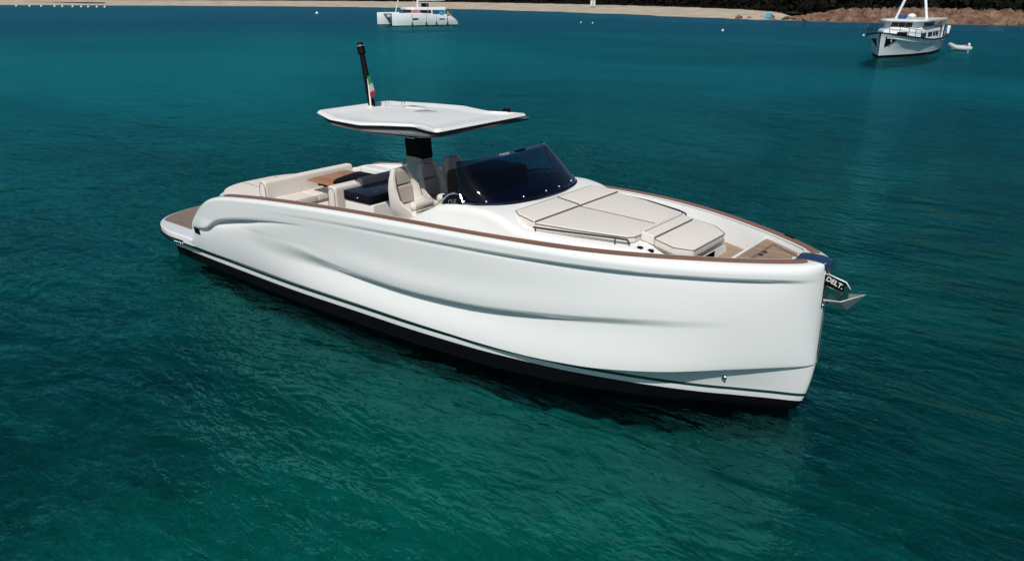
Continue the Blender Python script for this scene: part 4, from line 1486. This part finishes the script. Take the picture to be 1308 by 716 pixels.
# ---- anchor on the bow roller
an = empty('anchor', (10.87, 0, 1.55))
tag(an, 'galvanised plough anchor with dark shank stowed in the bow slot of the yacht', 'anchor')
bm = bmesh.new()
bm_prism(bm, [(-0.30, 0.10), (0.02, 0.10), (0.20, 0.055), (0.235, 0.0), (0.21, -0.05), (0.02, -0.01), (-0.30, 0.0)], -0.022, 0.022, 0.004, 1, fn=lambda c: (c.x, c.z, c.y))
sh = from_bm('shank', bm, MATBLACK, an)
text_mesh('lettering', 'DELT.', 0.075, DECK, sh, (0.085, -0.0225, 0.035), (1, 0, -0.36), (0.3, 0, 1))
bm = bmesh.new()
bm_tube(bm, [(-0.3, -0.018, 0.112), (0.02, -0.018, 0.112), (0.20, -0.018, 0.065), (0.25, -0.018, 0.0)], 0.008, 6)
from_bm('shank_edge', bm, GALV, an)
bm = bmesh.new()
bm_prism(bm, [(0.0, -0.01), (0.17, -0.05), (0.16, -0.17), (0.10, -0.19), (0.0, -0.16)], -0.03, 0.03, 0.005, 1, fn=lambda c: (c.x, c.z, c.y))
bm_box(bm, (0.185, -0.03, -0.14), (0.235, 0.03, 0.02), 0.006, 1)
from_bm('ballast_web', bm, BOOT, an)
def fluke():
    bm = bmesh.new()
    tip = Vector((0.40, 0, -0.03)); keel = Vector((0.24, 0, -0.235)); heel = Vector((0.02, 0, -0.20))
    for s in (1, -1):
        w1 = Vector((0.03, s * 0.15, -0.13)); w2 = Vector((0.20, s * 0.14, -0.115))
        vs = [bm.verts.new(p) for p in (tip, keel, heel, w1, w2)]
        for a in ((0, 1, 4), (1, 2, 3), (1, 3, 4)): bm.faces.new([vs[i] for i in a])
    o = from_bm('fluke', bm, GALV, an, smooth=False)
    sd = o.modifiers.new('thickness', 'SOLIDIFY'); sd.thickness = 0.012; sd.offset = 0
fluke()
bm = bmesh.new()
bm_tube(bm, [(-0.20, -0.075, -0.09), (-0.20, 0.075, -0.09)], 0.045, 12)
for s in (-0.065, 0.065): bm_box(bm, (-0.40, s - 0.006, -0.16), (-0.02, s + 0.006, 0.05), 0.004, 1)
from_bm('bow_roller', bm, CHROME, yacht).location = (10.87, 0, 1.55)

# small hull fittings
bm = bmesh.new(); bm_tube(bm, [(10.06, -0.505, 0.405), (10.07, -0.56, 0.405)], 0.028, 10); bm_ball(bm, (10.07, -0.555, 0.40), 0.03, (1, .5, .8))
bm_tube(bm, [(0.03, -1.44, 0.25), (0.03, -1.475, 0.25)], 0.03, 10)
from_bm('hull_fitting', bm, CHROME, yacht, split=True)


# ------------------------------------------------------------------ other boats
def loft(name, secs, mats, parent, idx_rows=None, angle=40, caps=True):
    """secs: list of sections, each a list of (x,y,z) of equal length"""
    V = [p for s in secs for p in s]; m = len(secs[0]); F, I = [], []
    for i in range(len(secs) - 1):
        for k in range(m - 1):
            a = i * m + k
            F.append((a, a + 1, a + m + 1, a + m)); I.append(idx_rows[k] if idx_rows else 0)
    if caps:
        F.append(tuple(range(m))); I.append(idx_rows[-1] if idx_rows else 0)
        F.append(tuple((len(secs) - 1) * m + k for k in range(m))); I.append(idx_rows[-1] if idx_rows else 0)
    me = bpy.data.meshes.new(name); me.from_pydata([tuple(map(float, v)) for v in V], [], F)
    me.polygons.foreach_set('material_index', I)
    bm = bmesh.new(); bm.from_mesh(me)
    bmesh.ops.remove_doubles(bm, verts=bm.verts, dist=0.001)
    bmesh.ops.recalc_face_normals(bm, faces=bm.faces); bm.to_mesh(me); bm.free()
    return link_mesh(name, me, mats, parent, True, angle)


# catamaran: local x forward (bow), placed so its bows point left and a little towards the viewer
def catamaran():
    L = 9.6
    qa, qb = pixel_ground(501, 34.2), pixel_ground(580, 34.2)
    view = Vector((qa.x - CAM[0], qa.y - CAM[1], 0)).normalized()
    right = Vector((view.y, -view.x, 0))
    th = R(24)
    hd = (-right * math.cos(th) - view * math.sin(th))
    # near hull is the port hull: its centre line passes the bow point
    port = Vector((-hd.y, hd.x, 0))
    bow = qa
    BEAM2 = 2.45
    org = bow - hd * (L) - port * (BEAM2 + 0.0)
    root = empty('catamaran', (org.x, org.y, 0), math.atan2(hd.y, hd.x))
    tag(root, 'white sailing catamaran with red and turquoise towels anchored off the beach', 'catamaran')
    def hull(s):
        secs = []
        for u in np.linspace(0, 1, 22):
            x = u * L
            w = 0.62 * (1 - max(0, (u - 0.55) / 0.45) ** 2.2) * (0.8 + 0.2 * min(1, u * 5)) + 0.03
            zt = 1.12 + 0.55 * sstep(u * 1.6) if u < 1 else 1.67
            if u < 0.08: zt = 0.55 + 0.57 * u / 0.08
            y0 = s * BEAM2
            secs.append([(x, y0, -0.3), (x, y0 + w * .75, -0.1), (x, y0 + w * .85, 0.12), (x, y0 + w, 0.6), (x, y0 + w, zt - .08), (x, y0 + w - .06, zt),
                         (x, y0 - w + .06, zt), (x, y0 - w, zt - .08), (x, y0 - w, .6), (x, y0 - w * .85, 0.12), (x, y0 - w * .75, -0.1), (x, y0, -0.3)])
        h = loft('hull', secs, [WPAINT, ANTI], root, [1, 1, 0, 0, 0, 0, 0, 0, 0, 1, 1])
        bm = bmesh.new()
        for sd in (1, -1):
            yy = s * BEAM2 + sd * 0.62
            bm_box(bm, (5.6, min(yy, yy + sd * .012) - .004, 0.80), (6.85, max(yy, yy + sd * .012) + .004, 1.02), 0.01, 1)
            bm_box(bm, (2.1, min(yy, yy + sd * .012) - .02, 0.75), (2.95, max(yy, yy + sd * .012) + .02, 0.95), 0.01, 1)
            bm_box(bm, (1.65, min(yy, yy + sd * .012) - .03, 0.75), (1.8, max(yy, yy + sd * .012) + .03, 0.95), 0.01, 1)
        from_bm('window', bm, GLASSDARK, h, split=True)
    hull(1); hull(-1)
    # bridge deck
    secs = []
    for x in (0.6, 1.0, 5.8, 6.6, 6.9):
        zt = 1.05 if x < 1 else 1.45
        zb = 0.75 if x < 6.5 else 1.0
        secs.append([(x, -2.0, zb), (x, -2.0, zt), (x, 2.0, zt), (x, 2.0, zb), (x, -2.0, zb)])
    loft('bridge_deck', secs, WPAINT, root)
    # cabin with dark window band
    def ring(z, k, x0, x1, w):
        return [(x0, -w, z), (x1 - .5, -w, z), (x1, -w * .6, z), (x1, w * .6, z), (x1 - .5, w, z), (x0, w, z), (x0, -w, z)]
    loft('cabin', [ring(1.44, 0, 3.4, 6.9, 2.1), ring(1.62, 0, 3.4, 6.85, 2.08), ring(2.05, 0, 3.4, 6.3, 1.95)], [WPAINT], root, None, 30)
    loft('cabin_window', [ring(1.60, 0, 3.6, 6.90, 2.11), ring(2.02, 0, 3.6, 6.40, 2.0)], GLASSDARK, root, None, 30)
    bm = bmesh.new()
    bm_prism(bm, ccw_round([(1.1, -1.9), (6.2, -1.9), (6.8, -1.0), (6.8, 1.0), (6.2, 1.9), (1.1, 1.9)], .3), 2.06, 2.36, 0.08, 3,
             fn=lambda c: (c.x, c.y * (1 - (c.z - 2.06) * .35), c.z + (c.x - 4) * -0.005 + (0.10 * (c.x - 1.1) / 2.4 - 0.10 if c.x < 3.5 and c.z < 2.2 else 0)))
    from_bm('roof', bm, WPAINT, root)
    bm = bmesh.new()
    for y in (-1.8, 1.8): bm_tube(bm, [(1.4, y, 1.05), (1.4, y, 2.1)], 0.05, 6)
    from_bm('roof_post', bm, GREYW, root, split=True)
    bm = bmesh.new(); bm_box(bm, (3.0, -1.0, 2.36), (3.6, 0.2, 2.85), 0.1, 3)
    from_bm('steering_station', bm, MATBLACK, root)
    bm = bmesh.new(); bm_tube(bm, [(4.6, 0, 2.3), (4.6, 0, 13.5)], [0.13, 0.08], 10)
    mast = from_bm('mast', bm, WPAINT, root)
    bm = bmesh.new(); bm_box(bm, (0.4, -.12, 3.15), (4.5, .12, 3.55), .1, 2)
    from_bm('boom', bm, WPAINT, mast)
    bm = bmesh.new(); bm_tube(bm, [(L - 1.6, 0, 1.45), (4.65, 0, 13.0)], 0.07, 6)
    from_bm('furled_jib', bm, WPAINT, root)
    bm = bmesh.new()
    for y in (-2.3, 2.3): bm_tube(bm, [(4.2, y, 1.6), (4.55, 0, 12.6)], 0.02, 5)
    from_bm('shroud', bm, GALV, root, split=True)
    bm = bmesh.new(); bm_tube(bm, [(L - 0.9, -2.3, 1.50), (L - 0.9, 2.3, 1.50)], 0.10, 8); bm_tube(bm, [(6.9, 0, 1.40), (L - 0.9, 0, 1.42)], 0.12, 8)
    from_bm('crossbeam', bm, GREYW, root)
    bm = bmesh.new(); bm_box(bm, (6.95, -1.85, 1.36), (L - 1.0, 1.85, 1.385), 0.0, 1)
    from_bm('trampoline', bm, RUBBER, root)
    bm = bmesh.new(); bm_tube(bm, [(L - 0.9, -1.6, 1.45), (L - 1.6, -0.9, 0.1)], 0.05, 6)
    from_bm('anchor_bridle', bm, MATBLACK, root)
    bm = bmesh.new()
    for y in (-2.85, 2.85):
        for x in (0.9, 2.6, 4.4, 6.2, 8.2): bm_tube(bm, [(x, y, 1.2), (x, y, 2.1)], 0.016, 5)
        bm_tube(bm, [(0.9, y, 1.75), (2.6, y, 2.0), (8.2, y, 2.1)], 0.010, 5)
    from_bm('guard_rail', bm, CHROME, root)
    bm = bmesh.new()
    for x in (1.7, 3.4, 4.9, 7.0):
        bm_tube(bm, [(x, BEAM2 + 0.70, 0.05), (x, BEAM2 + 0.70, 0.1), (x, BEAM2 + 0.70, 0.45), (x, BEAM2 + 0.70, 0.52)], [0.05, 0.09, 0.09, 0.04], 8)
        bm_tube(bm, [(x, BEAM2 + 0.69, 0.5), (x, BEAM2 + 0.65, 1.6)], 0.015, 5)
    from_bm('fender', bm, MATBLACK, root, split=True)
    def cloth(name, x0, x1, y, z0, z1, mat, label):
        V, F = [], []
        for i in range(13):
            for j in range(5):
                u, v = i / 12, j / 4
                V.append((x0 + (x1 - x0) * u, y + 0.05 * math.sin(u * 11) * v, z1 - (z1 - z0) * v - 0.03 * math.sin(u * 3.1)))
        for i in range(12):
            for j in range(4):
                a = i * 5 + j; F.append((a, a + 1, a + 6, a + 5))
        o = raw(name, V, F, mat)
        sd = o.modifiers.new('thickness', 'SOLIDIFY'); sd.thickness = 0.02
        mw = Matrix.Translation((org.x, org.y, 0)) @ Matrix.Rotation(math.atan2(hd.y, hd.x), 4, 'Z')
        o.matrix_world = mw
        tag(o, label, 'towel')
    cloth('towel', 5.6, 7.0, 2.9, 1.60, 2.05, RED, 'pinkish red towel hung on the guard rail of the catamaran')
    cloth('towel', 2.15, 2.75, 2.9, 1.28, 1.85, TURQ, 'turquoise towel hung near the stern of the catamaran')
    # crew member sitting at the stern
    pb = bpy.data.meshes.new('person')
    J = [((0, 0, 0.0), .13), ((0, 0, .28), .13), ((-.03, 0, .46), .12), ((-.03, 0, .55), .05), ((-.01, 0, .68), .10),
         ((.22, .10, .02), .08), ((.42, .12, .0), .065), ((.45, .12, -.36), .05), ((.22, -.10, .02), .08), ((.42, -.12, .0), .065), ((.45, -.12, -.36), .05),
         ((-.04, .19, .46), .055), ((.05, .24, .22), .045), ((.25, .18, .10), .035), ((-.04, -.19, .46), .055), ((.05, -.24, .22), .045), ((.25, -.18, .10), .035)]
    ED = [(0, 1), (1, 2), (2, 3), (3, 4), (0, 5), (5, 6), (6, 7), (0, 8), (8, 9), (9, 10), (2, 11), (11, 12), (12, 13), (2, 14), (14, 15), (15, 16)]
    pb.from_pydata([j[0] for j in J], ED, [])
    po = link_mesh('person', pb, SKIN, None, False)
    sk = po.modifiers.new('skin', 'SKIN'); sv = pb.skin_vertices[0].data
    for v, j in zip(sv, J): v.radius = (j[1], j[1])
    sv[0].use_root = True
    ss = po.modifiers.new('sub', 'SUBSURF'); ss.levels = 1; ss.render_levels = 1
    mw = Matrix.Translation((org.x, org.y, 0)) @ Matrix.Rotation(math.atan2(hd.y, hd.x), 4, 'Z') @ Matrix.Translation((1.2, 2.45, 1.25)) @ Matrix.Rotation(2.2, 4, 'Z')
    po.matrix_world = mw
    bm = bmesh.new(); bm_ball(bm, (-.035, 0, .71), .105, (1, 1, 1), 10, 8)
    from_bm('hair', bm, HAIR, po)
    bm = bmesh.new(); bm_tube(bm, [(-.01, 0, -.02), (0, 0, .16)], [.17, .15], 10)
    from_bm('shorts', bm, BLUE, po)
    tag(po, 'person in swimwear sitting at the stern of the catamaran', 'person')


catamaran()


def trawler():
    L = 13.6
    bow = pixel_ground(1121, 74.0)
    hd = Vector((-0.02, -1.0, 0)).normalized()
    org = bow - hd * L
    root = empty('trawler', (org.x, org.y, 0), math.atan2(hd.y, hd.x))
    tag(root, 'white wooden trawler yacht with white A-frame mast moored near the red rocks', 'trawler')
    ZS = pchip([0, 0.25, 0.5, 0.75, 0.9, 1], [1.15, 1.10, 1.15, 1.36, 1.58, 1.78])
    BM = pchip([0, 0.2, 0.45, 0.7, 0.85, 0.95, 1], [1.55, 1.95, 2.15, 2.0, 1.5, 0.75, 0.06])
    BWL = pchip([0, 0.2, 0.45, 0.7, 0.85, 0.95, 1], [1.2, 1.7, 1.9, 1.5, 0.85, 0.28, 0.02])
    secs = []
    for u in np.linspace(0, 1, 34):
        b, w, z = float(BM(u)), float(BWL(u)), float(ZS(u))
        xw = u * L; xt = u * (L + 0.25) - 0.35 * (1 - u)
        def P(y, zz):
            return (xw + (xt - xw) * min(1, max(0, zz / 1.7)), y, zz)
        half = [P(0, -0.5), P(w * .9, -0.2), P(w, 0.0), P(w * 1.01, 0.16), P(w + (b - w) * .30, z * .45), P(w + (b - w) * .62, z * .75), P(b, z - .10), P(b + .03, z - .075), P(b + .03, z), P(b - .08, z + 0.002), P(b - .12, z - .35), P(0, z - .33)]
        secs.append(half + [(p[0], -p[1], p[2]) for p in reversed(half[:-1])])
    ir = [1, 1, 1, 0, 0, 0, 2, 2, 2, 0, 0]
    loft('hull', secs, [WPAINT, ANTI, MATBLACK], root, ir + ir[::-1], 35)
    def hy(u, z):
        b, w, zz = float(BM(u)), float(BWL(u)), float(ZS(u))
        t = z / zz
        return float(np.interp(t, [0, .45, .75, 1.0], [w, w + (b - w) * .30, w + (b - w) * .62, b]))
    # anchor pockets: dark triangles with a pale anchor
    for s in (1, -1):
        V = []
        for u, z in ((0.978, 1.50), (0.900, 1.40), (0.972, 0.72)):
            xx = u * L + (u * (L + .25) - .35 * (1 - u) - u * L) * z / 1.7
            V.append((xx, s * (hy(u, z) + 0.012), z))
        bm = bmesh.new(); vs = [bm.verts.new(v) for v in V]; vb = [bm.verts.new((v[0], v[1] - s * .05, v[2])) for v in V]
        bm.faces.new(vs); bm.faces.new(vb)
        for k in range(3): bm.faces.new((vs[k], vs[(k + 1) % 3], vb[(k + 1) % 3], vb[k]))
        pk = from_bm('anchor_pocket', bm, MATBLACK, root, smooth=False)
        if s == 1:
            c = (Vector(V[0]) + Vector(V[1]) + Vector(V[2])) / 3
            bm = bmesh.new(); bm_tube(bm, [c + Vector((.0, .05, .22)), c + Vector((0, .03, -.1))], .035, 6)
            bm_prism(bm, [(c.x - .16, -.12), (c.x + .14, -.12), (c.x, .08)], 0, 0.05, 0.01, 1, fn=lambda q: (q.x, c.y + .02 + q.z, c.z + q.y))
            from_bm('stowed_anchor', bm, GALV, pk)
    bm = bmesh.new()
    for s in (1, -1):
        for u in (0.66, 0.62, 0.56, 0.53, 0.30, 0.26, 0.22, 0.18):
            z = 0.78
            bm_box(bm, (u * L - .09, s * hy(u, z) - .03, z - .06), (u * L + .09, s * hy(u, z) + .03, z + .07), 0.02, 1)
    from_bm('porthole', bm, GLASSDARK, root, split=True)
    bm = bmesh.new()
    for s in (1, -1):
        bm_tube(bm, [(u * L, s * (hy(u, float(ZS(u)) - .22) + .015), float(ZS(u)) - .22) for u in np.linspace(.1, .66, 20)], .03, 6)
    from_bm('rubbing_strake', bm, WPAINT, root)
    # deckhouse
    def ring(z, x0, x1, w, wf, k=0.5):
        return [(x0, -w, z), (x1 - k, -w, z), (x1, -wf, z), (x1, wf, z), (x1 - k, w, z), (x0, w, z), (x0, -w, z)]
    loft('deckhouse', [ring(0.75, 2.6, 11.0, 1.55, 0.7, 1.6), ring(1.72, 2.6, 10.7, 1.5, 0.65, 1.6), ring(1.84, 2.6, 10.5, 1.42, 0.6, 1.6)], WPAINT, root, None, 30)
    bm = bmesh.new()
    for s in (1, -1):
        for x0, x1 in ((3.4, 4.1), (4.3, 5.0), (5.3, 6.6), (7.2, 8.6)): bm_box(bm, (x0, s * 1.535 - .012, 1.22), (x1, s * 1.535 + .012, 1.58), 0.02, 1)
    bm_box(bm, (10.78, -0.45, 1.2), (10.87, -0.02, 1.5), 0.02, 1); bm_box(bm, (10.78, 0.02, 1.2), (10.87, 0.45, 1.5), 0.02, 1)
    from_bm('window', bm, GLASSDARK, root, split=True)
    bm = bmesh.new(); bm_box(bm, (10.9, 0.5, 1.3), (11.5, 1.1, 1.72), 0.03, 2)
    from_bm('hatch', bm, MATBLACK, root)
    loft('wheelhouse', [ring(1.83, 4.3, 8.6, 1.4, 0.8, 0.5), ring(2.36, 4.3, 8.3, 1.36, 0.78, 0.5)], WPAINT, root, None, 30)
    bm = bmesh.new()
    for s in (1, -1):
        for x0, x1 in ((4.5, 5.4), (5.5, 6.5), (6.6, 7.6)): bm_box(bm, (x0, s * 1.39 - .015, 1.98), (x1, s * 1.39 + .015, 2.30), 0.02, 1)
    for y0 in (-.75, -.24, .27): bm_box(bm, (8.46, y0, 1.98), (8.50, y0 + .47, 2.30), 0.01, 1, fn=lambda c: (c.x - (c.z - 2.1) * .5, c.y, c.z))
    from_bm('wheelhouse_window', bm, GLASSDARK, root, split=True)
    bm = bmesh.new(); bm_prism(bm, ccw_round([(1.2, -1.65), (8.2, -1.75), (8.9, -1.1), (8.9, 1.1), (8.2, 1.75), (1.2, 1.65)], .3), 2.37, 2.52, 0.05, 3)
    from_bm('roof', bm, WPAINT, root)
    bm = bmesh.new()
    for y in (-1.45, 1.45): bm_tube(bm, [(1.5, y, 1.0), (1.5, y, 2.38)], .07, 8)
    from_bm('roof_post', bm, WPAINT, root, split=True)
    bm = bmesh.new(); bm_box(bm, (2.55, -.6, .85), (2.62, .6, 2.3), .01)
    from_bm('saloon_door', bm, GLASSDARK, root)
    bm = bmesh.new()
    for y in (-.85, .95): bm_tube(bm, [(6.3, y * 1.25, 2.5), (5.6, y * .45, 5.2)], .10, 8)
    bm_tube(bm, [(5.75, -.55, 4.6), (5.75, .55, 4.6)], .08, 8); bm_tube(bm, [(5.6, 0, 5.1), (5.6, 0, 7.5)], .06, 8)
    from_bm('signal_mast', bm, WPAINT, root)
    bm = bmesh.new(); bm_ball(bm, (6.6, 0.15, 2.74), .32, (1, 1, .6)); bm_tube(bm, [(6.6, .15, 2.5), (6.6, .15, 2.7)], .12, 8)
    from_bm('radar_dome', bm, WPAINT, root)
    bm = bmesh.new(); bm_box(bm, (6.3, -.75, 2.52), (7.0, -.25, 2.82), .1, 3)
    from_bm('life_raft', bm, BLUE, root)
    bm = bmesh.new()
    for s in (1, -1):
        tops = []
        for u in (0.74, 0.80, 0.86, 0.92, 0.97):
            z = float(ZS(u)); y = s * (float(BM(u)) - .06)
            bm_tube(bm, [(u * L + .1, y, z), (u * L + .15, y, z + .52)], .022, 5); tops.append((u * L + .15, y, z + .52))
        bm_tube(bm, tops, .022, 5); bm_tube(bm, [(p[0], p[1], p[2] - .26) for p in tops], .014, 5)
    from_bm('bow_rail', bm, DARKSTEEL, root)
    bm = bmesh.new()
    for s in (1, -1):
        tops = []
        for u in (0.02, .08, .14, .2, .28, .36, .44):
            z = float(ZS(u)); y = s * (float(BM(u)) - .06)
            bm_tube(bm, [(u * L, y, z), (u * L, y, z + .5)], .018, 5); tops.append((u * L, y, z + .5))
        bm_tube(bm, tops, .02, 5)
    from_bm('guard_rail', bm, CHROME, root)
    bm = bmesh.new(); bm_tube(bm, [(0.0, 1.5, 1.25), (-.15, 1.55, 1.75)], [.16, .14], 8); bm_ball(bm, (-.15, 1.55, 1.75), .15)
    from_bm('stern_fender', bm, WPAINT, root)


trawler()


def dinghy():
    a, b = pixel_ground(1212, 64.5), pixel_ground(1238, 65.0)
    c = (a + b) / 2; d = b - a
    root = empty('dinghy', (c.x, c.y, 0), math.atan2(d.y, d.x))
    tag(root, 'small pale grey inflatable dinghy floating astern of the trawler', 'dinghy')
    l = d.length / 2
    bm = bmesh.new()
    pts = [(l, .62, .24), (l * .3, .64, .22), (-l * .5, .60, .28), (-l * .85, .34, .40), (-l * .98, 0, .45), (-l * .85, -.34, .40), (-l * .5, -.60, .28), (l * .3, -.64, .22), (l, -.62, .24)]
    k = np.arange(9); g = [pchip(k, [p[i] for p in pts]) for i in range(3)]
    ring = [tuple(float(q(t)) for q in g) for t in np.linspace(0, 8, 40)]
    bm_tube(bm, ring, [.10] + [.17] * 38 + [.10], 10)
    from_bm('tube', bm, RUBBER, root)
    bm = bmesh.new(); bm_box(bm, (-l * .7, -.5, .05), (l * .8, .5, .12), .02); bm_box(bm, (l * .72, -.5, .1), (l * .78, .5, .42), .01)
    from_bm('floor', bm, GREYW, root)
    bm = bmesh.new(); bm_box(bm, (l * .76, -.11, .30), (l * .98, .11, .60), .04, 3); bm_box(bm, (l * .82, -.06, -.2), (l * .92, .06, .32), .01)
    from_bm('outboard_motor', bm, WPAINT, root)


dinghy()
bpy.context.view_layer.update()
